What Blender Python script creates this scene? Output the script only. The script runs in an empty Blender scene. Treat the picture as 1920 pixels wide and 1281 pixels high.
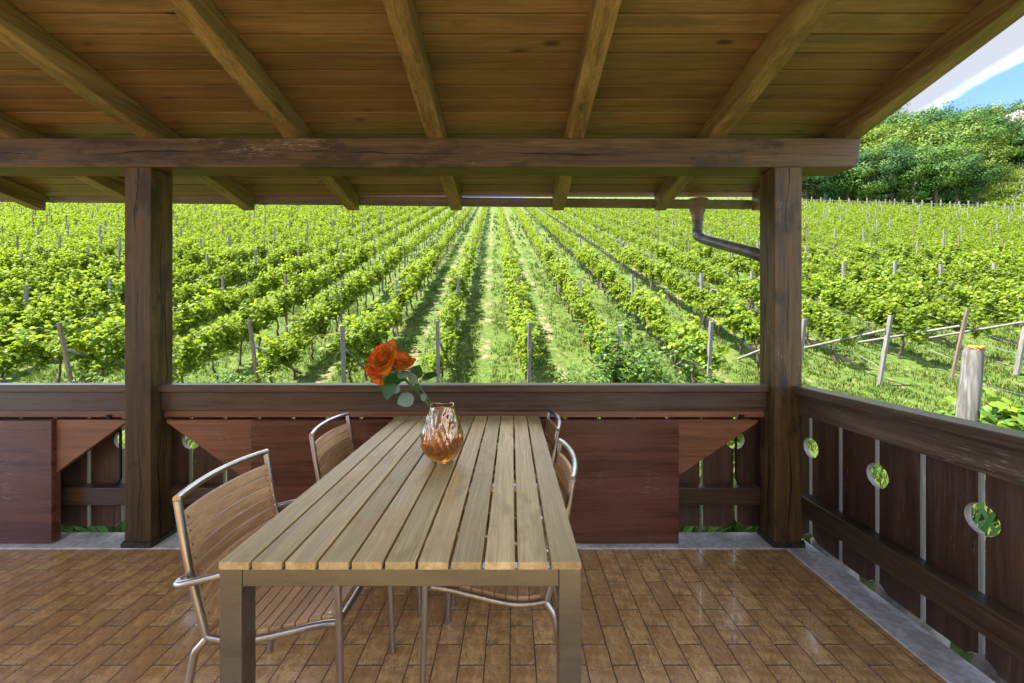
import bpy, math, random
import numpy as np
from mathutils import Vector, Matrix

SC = bpy.context.scene
COL = SC.collection
R = math.radians
F, U0, V0, H = 747.0, 960.0, 605.0, 1.34          # focal length in photo pixels, principal point, eye height


def P(u, v, y):
    """point of the place that stands y metres ahead, seen at photo pixel (u, v)"""
    return Vector(((u - U0) * y / F, y, H - (v - V0) * y / F))


# ------------------------------------------------------------------ object helpers
def tag(o, label=None, cat=None, group=None, kind=None):
    if label: o['label'] = label
    if cat: o['category'] = cat
    if group: o['group'] = group
    if kind: o['kind'] = kind
    return o


def empty(name, loc=(0, 0, 0), rz=0.0):
    o = bpy.data.objects.new(name, None)
    o.empty_display_size = 0.1
    o.location = loc
    o.rotation_euler = (0, 0, rz)
    COL.objects.link(o)
    return o


def copy_tree(o, parent=None):
    c = o.copy()
    COL.objects.link(c)
    if parent is not None:
        c.parent = parent
    for ch in list(o.children):
        copy_tree(ch, c)
    return c


def link_mesh(name, me, mats, parent=None, loc=None):
    o = bpy.data.objects.new(name, me)
    for m in (mats if isinstance(mats, (list, tuple)) else [mats]):
        me.materials.append(m)
    COL.objects.link(o)
    if parent is not None:
        o.parent = parent
    if loc is not None:
        o.location = loc
    return o


def np_mesh(name, V, Fc, smooth=False, attrs=None):
    """V (n,3) floats, Fc (m,k) ints with one face size"""
    V = np.ascontiguousarray(V, dtype=np.float32)
    Fc = np.ascontiguousarray(Fc, dtype=np.int32)
    me = bpy.data.meshes.new(name)
    me.vertices.add(len(V))
    me.vertices.foreach_set('co', V.ravel())
    m, k = Fc.shape
    me.loops.add(m * k)
    me.loops.foreach_set('vertex_index', Fc.ravel())
    me.polygons.add(m)
    me.polygons.foreach_set('loop_start', np.arange(0, m * k, k, dtype=np.int32))
    if smooth:
        me.polygons.foreach_set('use_smooth', np.ones(m, dtype=bool))
    me.update(calc_edges=True)
    if attrs:
        for an, arr in attrs.items():
            a = me.attributes.new(an, 'FLOAT', 'POINT')
            a.data.foreach_set('value', np.ascontiguousarray(arr, dtype=np.float32))
    me.validate()
    return me


class MB:
    """collects shapes that become one mesh"""
    def __init__(s):
        s.v, s.f, s.m, s.sm = [], [], [], []

    def add(s, verts, faces, mat=0, smooth=False):
        b = len(s.v)
        s.v += [Vector(p) for p in verts]
        for f in faces:
            s.f.append([b + i for i in f]); s.m.append(mat); s.sm.append(smooth)

    def box(s, x0, x1, y0, y1, z0, z1, mat=0):
        s.add([(x0, y0, z0), (x1, y0, z0), (x1, y1, z0), (x0, y1, z0), (x0, y0, z1), (x1, y0, z1), (x1, y1, z1), (x0, y1, z1)],
              [(3, 2, 1, 0), (4, 5, 6, 7), (0, 1, 5, 4), (1, 2, 6, 5), (2, 3, 7, 6), (3, 0, 4, 7)], mat)

    def prism(s, poly, vec, mat=0, side=None):
        """poly: list of 3-D points in a plane, extruded by vec"""
        n = len(poly); vec = Vector(vec)
        a = [Vector(p) for p in poly]
        s.add(a + [p + vec for p in a],
              [tuple(range(n - 1, -1, -1)), tuple(range(n, 2 * n))] + [(i, (i + 1) % n, n + (i + 1) % n, n + i) for i in range(n)], mat)
        if side is not None:
            for i in range(n): s.m[-1 - i] = side

    def tube(s, pts, rad, n=10, mat=0, caps=True, closed=False):
        pts = [Vector(p) for p in pts]
        rads = rad if isinstance(rad, (list, tuple)) else [rad] * len(pts)
        rings = []
        up = None
        for i, p in enumerate(pts):
            if i == 0: d = pts[1] - p
            elif i == len(pts) - 1: d = p - pts[i - 1]
            else:
                d = (p - pts[i - 1]).normalized() + (pts[i + 1] - p).normalized()
            d.normalize()
            if up is None:
                ref = Vector((0, 0, 1)) if abs(d.z) < 0.9 else Vector((1, 0, 0))
                up = d.cross(ref).normalized()
            else:
                up = (up - d * up.dot(d))
                if up.length < 1e-6: up = d.orthogonal()
                up.normalize()
            w = d.cross(up)
            k = 1.0
            if 0 < i < len(pts) - 1:
                c = (p - pts[i - 1]).normalized().dot((pts[i + 1] - p).normalized())
                k = 1.0 / max(0.7, math.sqrt(max(0.0, (1 + c) / 2)))
            rings.append([p + (up * math.cos(2 * math.pi * j / n) + w * math.sin(2 * math.pi * j / n)) * rads[i] * (1 + (k - 1) * 0.5) for j in range(n)])
        vs = [q for r in rings for q in r]
        fs = []
        for i in range(len(rings) - 1):
            for j in range(n):
                fs.append((i * n + j, i * n + (j + 1) % n, (i + 1) * n + (j + 1) % n, (i + 1) * n + j))
        s.add(vs, fs, mat, True)
        if caps:
            s.add(rings[0], [tuple(range(n - 1, -1, -1))], mat)
            s.add(rings[-1], [tuple(range(n))], mat)

    def disc(s, c, nrm, r, n=8, mat=0):
        c, nrm = Vector(c), Vector(nrm).normalized()
        a = nrm.orthogonal().normalized(); b = nrm.cross(a)
        s.add([c + (a * math.cos(2 * math.pi * j / n) + b * math.sin(2 * math.pi * j / n)) * r for j in range(n)], [tuple(range(n))], mat)

    def build(s, name, mats, parent=None, bevel=0.0, seg=2, off=(0, 0, 0)):
        me = bpy.data.meshes.new(name)
        off = Vector(off)
        me.from_pydata([tuple(p - off) for p in s.v], [], s.f)
        for p, m, q in zip(me.polygons, s.m, s.sm):
            p.material_index = m
            p.use_smooth = q
        me.update()
        o = link_mesh(name, me, mats, parent)
        if bevel > 0:
            b = o.modifiers.new('Bevel', 'BEVEL')
            b.width = bevel; b.segments = seg; b.limit_method = 'ANGLE'; b.angle_limit = R(40)
        return o


def smooth_path(pts, per=6):
    """Catmull-Rom through the points"""
    p = [Vector(q) for q in pts]
    p = [p[0] * 2 - p[1]] + p + [p[-1] * 2 - p[-2]]
    out = []
    for i in range(1, len(p) - 2):
        for k in range(per):
            t = k / per
            a, b, c, d = p[i - 1], p[i], p[i + 1], p[i + 2]
            out.append(0.5 * ((2 * b) + (c - a) * t + (2 * a - 5 * b + 4 * c - d) * t * t + (3 * b - a - 3 * c + d) * t ** 3))
    out.append(p[-2])
    return out


# ------------------------------------------------------------------ materials
class NT:
    def __init__(s, name):
        s.mat = bpy.data.materials.new(name)
        s.mat.use_nodes = True
        s.t = s.mat.node_tree
        s.t.nodes.clear()
        s.out = s.n('ShaderNodeOutputMaterial')

    def n(s, typ, **kw):
        nd = s.t.nodes.new(typ)
        for k, v in kw.items():
            if k in nd.inputs.keys() if isinstance(k, str) else False:
                nd.inputs[k].default_value = v
            else:
                setattr(nd, k, v)
        return nd

    def l(s, a, b):
        s.t.links.new(a, b)

    def val(s, x, sock):
        if hasattr(x, 'is_output'): s.l(x, sock)
        else: sock.default_value = x

    def math(s, op, a, b=None, c=None, clamp=False):
        nd = s.t.nodes.new('ShaderNodeMath'); nd.operation = op; nd.use_clamp = clamp
        s.val(a, nd.inputs[0])
        if b is not None: s.val(b, nd.inputs[1])
        if c is not None: s.val(c, nd.inputs[2])
        return nd.outputs[0]

    def vmath(s, op, a, b=None):
        nd = s.t.nodes.new('ShaderNodeVectorMath'); nd.operation = op
        s.val(a, nd.inputs[0])
        if b is not None: s.val(b, nd.inputs[1])
        return nd.outputs[0]

    def mix(s, fac, a, b, blend='MIX'):
        nd = s.t.nodes.new('ShaderNodeMix'); nd.data_type = 'RGBA'; nd.blend_type = blend
        s.val(fac, nd.inputs[0])
        for x, i in ((a, 6), (b, 7)):
            if hasattr(x, 'is_output'): s.l(x, nd.inputs[i])
            else: nd.inputs[i].default_value = (*x[:3], 1)
        return nd.outputs[2]

    def noise(s, vec, scale, detail=4, rough=0.55, dist=0.0, color=False):
        nd = s.t.nodes.new('ShaderNodeTexNoise')
        if vec is not None: s.l(vec, nd.inputs['Vector'])
        nd.inputs['Scale'].default_value = scale
        nd.inputs['Detail'].default_value = detail
        nd.inputs['Roughness'].default_value = rough
        nd.inputs['Distortion'].default_value = dist
        return nd.outputs['Color' if color else 'Fac']

    def ramp(s, fac, stops):
        nd = s.t.nodes.new('ShaderNodeValToRGB')
        e = nd.color_ramp.elements
        while len(e) < len(stops): e.new(0.5)
        for i, (p, c) in enumerate(stops):
            e[i].position = p
            e[i].color = (c, c, c, 1) if isinstance(c, (int, float)) else (*c[:3], 1)
        s.l(fac, nd.inputs[0])
        return nd.outputs[0]

    def smooth(s, x, lo, hi, a=0.0, b=1.0):
        nd = s.t.nodes.new('ShaderNodeMapRange'); nd.interpolation_type = 'SMOOTHSTEP'
        s.val(x, nd.inputs[0])
        nd.inputs[1].default_value = lo; nd.inputs[2].default_value = hi
        nd.inputs[3].default_value = a; nd.inputs[4].default_value = b
        return nd.outputs[0]

    def mapping(s, vec, scale=(1, 1, 1), loc=(0, 0, 0), rot=(0, 0, 0)):
        nd = s.t.nodes.new('ShaderNodeMapping')
        s.l(vec, nd.inputs['Vector'])
        nd.inputs['Scale'].default_value = scale
        nd.inputs['Location'].default_value = loc
        nd.inputs['Rotation'].default_value = rot
        return nd.outputs[0]

    def coords(s, kind='Object'):
        return s.t.nodes.new('ShaderNodeTexCoord').outputs[kind]

    def island(s):
        return s.t.nodes.new('ShaderNodeNewGeometry').outputs['Random Per Island']

    def objrand(s):
        return s.t.nodes.new('ShaderNodeObjectInfo').outputs['Random']

    def bump(s, height, strength=0.3, distance=0.01, normal=None):
        nd = s.t.nodes.new('ShaderNodeBump')
        s.l(height, nd.inputs['Height'])
        nd.inputs['Strength'].default_value = strength
        nd.inputs['Distance'].default_value = distance
        if normal is not None: s.l(normal, nd.inputs['Normal'])
        return nd.outputs[0]

    def principled(s, base, rough=0.5, metal=0.0, normal=None, spec=0.5, coat=0.0, trans=0.0, ior=1.5):
        nd = s.t.nodes.new('ShaderNodeBsdfPrincipled')
        if hasattr(base, 'is_output'): s.l(base, nd.inputs['Base Color'])
        else: nd.inputs['Base Color'].default_value = (*base[:3], 1)
        s.val(rough, nd.inputs['Roughness'])
        s.val(metal, nd.inputs['Metallic'])
        nd.inputs['Specular IOR Level'].default_value = spec
        nd.inputs['Coat Weight'].default_value = coat
        nd.inputs['Transmission Weight'].default_value = trans
        nd.inputs['IOR'].default_value = ior
        if normal is not None: s.l(normal, nd.inputs['Normal'])
        return nd.outputs[0]

    def done(s, shader):
        s.l(shader, s.out.inputs['Surface'])
        return s.mat


def wood(name, dark, light, axis='X', rough=0.5, grain=1.0, vary=0.35, wear=0.0, crack=None, knots=0.5, bump=0.25, spec=0.4,
         stain=None, tint=None, fine=1.0):
    """stained timber: grain along axis, knots, blotches, pale scuffs (wear) and long drying cracks"""
    t = NT(name)
    co = t.coords('Object')
    isl = t.island(); orr = t.objrand()
    r = t.math('ADD', isl, t.math('MULTIPLY', orr, 3.17))
    comb = t.n('ShaderNodeCombineXYZ')
    for i, k in enumerate((13.1, 17.7, 9.3)):
        t.l(t.math('MULTIPLY', r, k), comb.inputs[i])
    pos = t.vmath('ADD', co, comb.outputs[0])
    i = 'XYZ'.index(axis)
    def sc(al, ac):
        return tuple(al if k == i else ac for k in range(3))
    warp = t.noise(t.mapping(pos, sc(1.2, 5)), 1.5, 2, color=True)
    pw = t.vmath('ADD', pos, t.vmath('MULTIPLY', t.vmath('SUBTRACT', warp, (0.5, 0.5, 0.5)), sc(0.0, 0.05)))
    g1 = t.noise(t.mapping(pw, sc(1.6 * grain, 60 * grain)), 1.6, 6, 0.6, 0.3)
    g2 = t.noise(t.mapping(pw, sc(0.5 * grain, 14 * grain)), 1.2, 3, 0.5, 0.8)
    g3 = t.noise(t.mapping(pos, sc(4, 260 * fine)), 1.0, 3, 0.7)
    blot = t.noise(t.mapping(pos, sc(1.0, 2.6)), 1.3, 3)
    g = t.math('ADD', t.math('MULTIPLY', g1, 0.5), t.math('MULTIPLY', g2, 0.5))
    g = t.smooth(g, 0.34, 0.66)
    col = t.mix(g, dark, light)
    col = t.mix(t.smooth(g3, 0.35, 0.7, 0.35, 0.0), col, tuple(c * 0.45 for c in dark))
    if knots > 0:
        vo = t.t.nodes.new('ShaderNodeTexVoronoi')
        t.l(t.mapping(pw, sc(1.3, 4.2)), vo.inputs['Vector']); vo.inputs['Scale'].default_value = 1.6
        col = t.mix(t.math('MULTIPLY', t.smooth(vo.outputs['Distance'], 0.04, 0.13, 1.0, 0.0), knots), col, tuple(c * 0.3 for c in dark))
    # every board has its own tone, and tone wanders along it
    tone = t.math('ADD', t.math('MULTIPLY', t.math('SUBTRACT', r, t.math('FLOOR', r)), vary), t.math('MULTIPLY', blot, 0.55))
    tone = t.math('ADD', tone, 0.72 - vary * 0.5)
    col = t.mix(1.0, col, t.n('ShaderNodeCombineColor').outputs[0], 'MULTIPLY') if False else t.vmath('MULTIPLY', col, _gray(t, tone))
    if stain:
        st = t.noise(t.mapping(pos, sc(1.5, 3.5)), 2.3, 5, 0.65)
        col = t.mix(t.smooth(st, 0.52, 0.66, 0, 0.75), col, stain)
    rgh = t.math('ADD', rough - 0.1, t.math('MULTIPLY', g, 0.2))
    h = t.math('ADD', t.math('MULTIPLY', g1, 0.7), t.math('MULTIPLY', g3, 0.5))
    if name == 'teak_tabletop':      # water spots and darker weathering
        sp = t.noise(co, 26, 3, 0.6); sq = t.noise(co, 5, 3, 0.6)
        col = t.mix(t.math('MULTIPLY', t.smooth(sp, 0.62, 0.72), t.smooth(sq, 0.5, 0.62, 0, 0.6)), col, (0.2, 0.14, 0.07))
        col = t.mix(t.smooth(sq, 0.56, 0.7, 0, 0.45), col, (0.50, 0.30, 0.10))
    if wear > 0:
        w1 = t.noise(t.mapping(pos, sc(14, 170)), 1.3, 4, 0.75)
        w2 = t.noise(t.mapping(pos, sc(0.9, 2.2)), 1.9, 4, 0.6)
        wm = t.math('MULTIPLY', t.smooth(w1, 0.56, 0.64), t.smooth(w2, 0.62 - 0.18 * wear, 0.72 - 0.12 * wear))
        col = t.mix(t.math('MULTIPLY', wm, 0.75), col, (0.42, 0.39, 0.36))
        rgh = t.math('ADD', rgh, t.math('MULTIPLY', wm, 0.3))
    if crack:
        x = t.n('ShaderNodeSeparateXYZ'); t.l(co, x.inputs[0])
        o2 = [k for k in range(3) if k != i]
        for (k, c0, amp, seed) in crack:
            nz = t.n('ShaderNodeTexNoise'); nz.noise_dimensions = '1D'
            t.l(t.math('ADD', t.math('MULTIPLY', x.outputs[i], 1.3), seed), nz.inputs['W']); nz.inputs['Scale'].default_value = 1.0
            nz.inputs['Detail'].default_value = 5
            d = t.math('ABSOLUTE', t.math('SUBTRACT', x.outputs['XYZ'[k]] if False else x.outputs[k],
                                          t.math('ADD', c0, t.math('MULTIPLY', t.math('SUBTRACT', nz.outputs['Fac'], 0.5), amp))))
            wid = t.noise(t.mapping(co, sc(1.6, 0.01), (seed, seed, seed)), 1.0, 2)
            wid = t.smooth(wid, 0.40, 0.62, -0.0003, 0.0042)
            m = t.math('LESS_THAN', d, wid)
            col = t.mix(m, col, (0.006, 0.005, 0.004))
            h = t.math('SUBTRACT', h, t.math('MULTIPLY', m, 2.0))
    nrm = t.bump(h, bump, 0.004)
    return t.done(t.principled(col, rgh, 0, nrm, spec))


def _gray(t, x):
    c = t.t.nodes.new('ShaderNodeCombineXYZ')
    for k in range(3): t.l(x, c.inputs[k])
    return c.outputs[0]


def leaf_mat(name, c1, c2, c3=None, rough=0.45, trans=0.4, tcol=None, back=None, patch=None):
    """leaves: every leaf its own green, thin enough to let light through"""
    t = NT(name)
    r = t.island()
    stops = [(0.0, c1), (0.55, c2)] + ([(1.0, c3)] if c3 else [])
    col = t.ramp(r, stops)
    o = t.objrand()
    col = t.vmath('MULTIPLY', col, _gray(t, t.math('ADD', 0.86, t.math('MULTIPLY', o, 0.28))))
    gp = t.t.nodes.new('ShaderNodeNewGeometry').outputs['Position']
    col = t.vmath('MULTIPLY', col, _gray(t, t.math('ADD', 0.62, t.math('ADD', t.math('MULTIPLY', t.noise(gp, 0.35, 2), 0.38), t.math('MULTIPLY', t.noise(gp, 2.3, 3), 0.42)))))
    if patch:
        pn = t.noise(t.coords('Object'), patch[0], 3)
        col = t.mix(t.smooth(pn, 0.42, 0.62), col, patch[1])
    if back:
        bf = t.t.nodes.new('ShaderNodeNewGeometry').outputs['Backfacing']
        col = t.mix(bf, col, back)
    p = t.principled(col, rough, 0, None, 0.18)
    tr = t.t.nodes.new('ShaderNodeBsdfTranslucent')
    if tcol: t.l(t.mix(0.6, col, tcol), tr.inputs['Color'])
    else: t.l(col, tr.inputs['Color'])
    mx = t.t.nodes.new('ShaderNodeMixShader'); mx.inputs[0].default_value = trans
    t.l(p, mx.inputs[1]); t.l(tr.outputs[0], mx.inputs[2])
    return t.done(mx.outputs[0])


def simple(name, c, rough=0.6, metal=0.0, nscale=20, var=0.25, bump=0.1, spec=0.4, c2=None, stretch=(1, 1, 1), coat=0.0):
    t = NT(name)
    co = t.mapping(t.coords('Object'), stretch)
    n1 = t.noise(co, nscale, 5, 0.6)
    n2 = t.noise(co, nscale * 0.17, 3, 0.55)
    n = t.math('ADD', t.math('MULTIPLY', n1, 0.55), t.math('MULTIPLY', n2, 0.45))
    lo = tuple(x * (1 - var) for x in c)
    hi = c2 if c2 else tuple(min(1, x * (1 + var)) for x in c)
    col = t.mix(t.smooth(n, 0.35, 0.65), lo, hi)
    nrm = t.bump(n1, bump, 0.004)
    rg = t.math('ADD', rough - 0.08, t.math('MULTIPLY', n2, 0.16))
    return t.done(t.principled(col, rg, metal, nrm, spec, coat))


M = {}
M['ceiling'] = wood('ceiling_boards', (0.15, 0.095, 0.038), (0.285, 0.185, 0.075), 'X', 0.45, vary=0.5, knots=0.95, stain=(0.15, 0.11, 0.042))
M['rafter'] = wood('rafter_timber', (0.14, 0.092, 0.036), (0.38, 0.26, 0.10), 'Y', 0.5, vary=0.25, wear=0.2, knots=0.7, stain=(0.12, 0.085, 0.038))
M['beam'] = wood('beam_timber', (0.066, 0.038, 0.014), (0.175, 0.103, 0.036), 'X', 0.5, spec=0.22, vary=0.2, wear=0.12, knots=0.5, crack=[(2, 2.345, 0.09, 3.0)], stain=(0.04, 0.027, 0.013))
M['post'] = wood('post_timber', (0.06, 0.034, 0.013), (0.165, 0.095, 0.034), 'Z', 0.5, spec=0.22, vary=0.15, wear=0.35, knots=0.5,
                 crack=[(0, 0.0, 0.12, 1.0), (1, 0.07, 0.10, 5.0), (1, 0.1, 0.12, 8.3)], stain=(0.03, 0.02, 0.013))
M['rail_x'] = wood('rail_timber', (0.045, 0.027, 0.016), (0.12, 0.072, 0.04), 'X', 0.36, vary=0.25, wear=0.2, knots=0.5)
M['rail_y'] = wood('side_rail_timber', (0.05, 0.033, 0.019), (0.145, 0.095, 0.052), 'Y', 0.4, vary=0.25, wear=0.35, knots=0.5, crack=None)
M['board'] = wood('baluster_timber', (0.055, 0.030, 0.018), (0.135, 0.072, 0.042), 'Z', 0.42, vary=0.3, wear=0.12, knots=0.4)
M['edge'] = wood('pale_board_edge', (0.20, 0.18, 0.155), (0.40, 0.37, 0.33), 'Z', 0.6, vary=0.2, wear=0.0, knots=0.0)  # narrow side faces of the boards, paler than their flat faces
M['panel'] = wood('panel_timber', (0.082, 0.027, 0.014), (0.175, 0.062, 0.034), 'X', 0.3, grain=0.6, vary=0.1, wear=0.35, knots=0.25, bump=0.12)
M['bracket'] = wood('bracket_timber', (0.17, 0.065, 0.027), (0.33, 0.14, 0.06), 'X', 0.4, grain=0.7, vary=0.2, wear=0.5, knots=0.3)
M['teak'] = wood('teak_tabletop', (0.46, 0.315, 0.115), (0.76, 0.60, 0.30), 'Y', 0.5, vary=0.42, knots=0.22, bump=0.3, stain=(0.40, 0.28, 0.12), fine=1.4)
M['teak_c'] = wood('teak_chair', (0.54, 0.31, 0.14), (0.80, 0.52, 0.26), 'Y', 0.5, grain=1.6, vary=0.3, knots=0.0, bump=0.25, fine=1.5)
M['steel'] = simple('brushed_steel', (0.50, 0.48, 0.45), 0.3, 1.0, 60, 0.16, 0.05, stretch=(1, 1, 0.15))
M['steel_t'] = simple('brushed_table_steel', (0.27, 0.285, 0.28), 0.27, 1.0, 70, 0.07, 0.03, stretch=(0.2, 1, 1))
M['screw'] = simple('screw_steel', (0.35, 0.34, 0.32), 0.35, 1.0)
M['gutter'] = simple('gutter_metal', (0.16, 0.125, 0.115), 0.5, 0.0, 14, 0.25, 0.05, c2=(0.22, 0.18, 0.165), stretch=(0.3, 1, 1))
M['pipe'] = simple('downpipe_metal', (0.115, 0.095, 0.08), 0.42, 0.2, 18, 0.35, 0.08)
M['copper'] = simple('hopper_metal', (0.22, 0.145, 0.10), 0.5, 0.3, 14, 0.3, 0.08)
M['iron'] = simple('black_iron', (0.02, 0.02, 0.021), 0.45, 0.6)
M['flash'] = simple('bitumen_flashing', (0.04, 0.034, 0.026), 0.6, 0.0, 30, 0.4, 0.3)
M['concrete'] = simple('kerb_concrete', (0.54, 0.55, 0.55), 0.7, 0.0, 35, 0.28, 0.25, c2=(0.72, 0.73, 0.73), stretch=(1, 1, 1))
M['render'] = simple('slab_render', (0.35, 0.33, 0.30), 0.85, 0.0, 25, 0.2, 0.3)
M['plaster'] = simple('cream_plaster', (0.60, 0.58, 0.53), 0.85, 0.0, 12, 0.06, 0.2)
M['rooftile'] = simple('roof_covering', (0.22, 0.09, 0.05), 0.8, 0.0, 8, 0.3, 0.3)
M['vpost'] = simple('weathered_trellis_post', (0.17, 0.16, 0.14), 0.85, 0, 18, 0.35, 0.4, stretch=(3, 3, 0.3))
M['vpost_w'] = simple('brown_trellis_post', (0.16, 0.115, 0.08), 0.85, 0, 18, 0.4, 0.4, stretch=(3, 3, 0.3))
M['wire'] = simple('galvanised_wire', (0.28, 0.29, 0.30), 0.5, 0.3)
M['hose'] = simple('drip_hose', (0.16, 0.17, 0.19), 0.45)
M['bark'] = simple('vine_bark', (0.075, 0.052, 0.036), 0.9, 0, 25, 0.45, 0.6, stretch=(2, 2, 0.4))
M['tbark'] = simple('tree_bark', (0.09, 0.075, 0.058), 0.9, 0, 6, 0.4, 0.6, stretch=(2, 2, 0.4))
M['rock'] = simple('cliff_rock', (0.30, 0.27, 0.24), 0.9, 0, 0.6, 0.5, 0.6, c2=(0.5, 0.43, 0.36))
M['stone'] = simple('garden_stone', (0.27, 0.24, 0.20), 0.85, 0, 14, 0.45, 0.5)
M['twig'] = simple('dry_twigs', (0.22, 0.12, 0.085), 0.9, 0, 10, 0.35)
M['vine'] = leaf_mat('vine_leaf', (0.085, 0.15, 0.012), (0.145, 0.225, 0.014), (0.235, 0.29, 0.022), 0.45, 0.5, (0.26, 0.34, 0.015))
M['shrub'] = leaf_mat('shrub_leaf', (0.04, 0.10, 0.018), (0.075, 0.16, 0.022), (0.12, 0.20, 0.03), 0.4, 0.35, (0.18, 0.28, 0.02))
M['bigleaf'] = leaf_mat('creeper_leaf', (0.06, 0.14, 0.02), (0.10, 0.20, 0.02), (0.17, 0.24, 0.02), 0.4, 0.4, (0.24, 0.34, 0.02))
M['lily'] = leaf_mat('strap_leaf', (0.05, 0.14, 0.03), (0.08, 0.19, 0.04), (0.13, 0.25, 0.06), 0.35, 0.35)
M['grass'] = leaf_mat('grass_blade', (0.045, 0.095, 0.012), (0.085, 0.145, 0.016), (0.19, 0.19, 0.055), 0.6, 0.35)
M['tree_y'] = leaf_mat('pale_tree_leaf', (0.06, 0.115, 0.014), (0.105, 0.175, 0.016), (0.17, 0.21, 0.02), 0.5, 0.3)
M['tree_m'] = leaf_mat('mid_tree_leaf', (0.042, 0.10, 0.017), (0.075, 0.15, 0.02), (0.115, 0.18, 0.022), 0.5, 0.28)
M['tree_d'] = leaf_mat('dark_tree_leaf', (0.022, 0.07, 0.02), (0.04, 0.105, 0.025), (0.066, 0.135, 0.03), 0.5, 0.25)
M['roseleaf'] = leaf_mat('rose_leaf', (0.016, 0.06, 0.018), (0.03, 0.095, 0.02), (0.05, 0.14, 0.02), 0.4, 0.2, back=(0.17, 0.25, 0.17))
M['rosestem'] = simple('rose_stem', (0.11, 0.085, 0.04), 0.5, 0, 30, 0.35, c2=(0.10, 0.14, 0.05))


def floor_mat():
    t = NT('glazed_floor_tiles')
    co = t.coords('Object')
    x = t.n('ShaderNodeSeparateXYZ'); t.l(co, x.inputs[0])
    TW, TL = 0.1, 0.2
    cx = t.math('DIVIDE', t.math('ADD', x.outputs[0], 0.008), TW)
    ci = t.math('FLOOR', cx)
    fx = t.math('SUBTRACT', cx, ci)
    par = t.math('MULTIPLY', t.math('FLOORED_MODULO', ci, 2.0), 0.5)
    ry = t.math('ADD', t.math('DIVIDE', t.math('SUBTRACT', x.outputs[1], 2.259 - 0.1), TL), par)
    ri = t.math('FLOOR', ry)
    fy = t.math('SUBTRACT', ry, ri)
    ex = t.math('MULTIPLY', t.math('MINIMUM', fx, t.math('SUBTRACT', 1.0, fx)), TW)
    ey = t.math('MULTIPLY', t.math('MINIMUM', fy, t.math('SUBTRACT', 1.0, fy)), TL)
    e = t.math('MINIMUM', ex, ey)
    joint = t.smooth(e, 0.0011, 0.0027, 1.0, 0.0)
    # the moulded relief of the tile, the same slate pattern on each, nudged a little
    loc = t.n('ShaderNodeCombineXYZ')
    t.l(t.math('MULTIPLY', fx, TW), loc.inputs[0]); t.l(t.math('MULTIPLY', fy, TL), loc.inputs[1])
    idv = t.n('ShaderNodeCombineXYZ'); t.l(ci, idv.inputs[0]); t.l(ri, idv.inputs[1])
    wn = t.t.nodes.new('ShaderNodeTexWhiteNoise'); wn.noise_dimensions = '3D'; t.l(idv.outputs[0], wn.inputs['Vector'])
    rnd = wn.outputs['Value']
    t.l(t.math('MULTIPLY', t.math('FLOOR', t.math('MULTIPLY', rnd, 3.0)), 0.37), loc.inputs[2])
    lp = loc.outputs[0]
    rel = t.mapping(lp, (1.0, 0.5, 1), rot=(0, 0, R(32)))
    a = t.noise(rel, 17, 5, 0.6, 0.9)
    b = t.noise(t.mapping(lp, (0.4, 1.5, 1), rot=(0, 0, R(-30))), 26, 4, 0.6, 0.8)
    sm = t.math('ADD', a, t.math('MULTIPLY', b, 0.3))
    terr = t.math('SNAP', sm, 0.085)
    step = t.math('ABSOLUTE', t.math('SUBTRACT', t.math('FRACT', t.math('DIVIDE', sm, 0.085)), 0.5))     # 0.5 on the edge of a slate layer
    lum = t.noise(co, 1.6, 3)
    fine = t.noise(co, 90, 4, 0.6)
    c = t.mix(t.smooth(a, 0.36, 0.64), (0.46, 0.255, 0.085), (0.76, 0.48, 0.185))
    c = t.mix(t.smooth(b, 0.5, 0.72, 0, 0.5), c, (0.78, 0.54, 0.26))
    c = t.vmath('MULTIPLY', c, _gray(t, t.math('ADD', 0.84, t.math('ADD', t.math('MULTIPLY', rnd, 0.22), t.math('MULTIPLY', lum, 0.34)))))
    c = t.mix(t.smooth(fine, 0.62, 0.78, 0, 0.25), c, (0.2, 0.09, 0.035))
    crest = t.math('MULTIPLY', t.smooth(step, 0.37, 0.48), t.smooth(b, 0.45, 0.53))
    c = t.mix(t.math('MULTIPLY', crest, 0.8), c, (0.13, 0.055, 0.022))
    hue = t.noise(idv.outputs[0], 0.9, 1)
    c = t.mix(t.smooth(hue, 0.4, 0.7, 0, 0.35), c, (0.42, 0.20, 0.08))
    c = t.mix(joint, c, (0.06, 0.048, 0.04))
    h = t.math('ADD', t.math('MULTIPLY', terr, 0.9), t.math('MULTIPLY', sm, 0.4))
    h = t.math('SUBTRACT', t.math('ADD', h, t.math('MULTIPLY', fine, 0.05)), t.math('MULTIPLY', joint, 0.5))
    nrm = t.bump(h, 0.9, 0.008)
    rg = t.math('ADD', 0.09, t.math('MULTIPLY', t.noise(co, 7, 4), 0.2))
    rg = t.math('ADD', rg, t.math('MULTIPLY', joint, 0.4))
    return t.done(t.principled(c, rg, 0, nrm, 0.75, 0.25))


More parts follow.
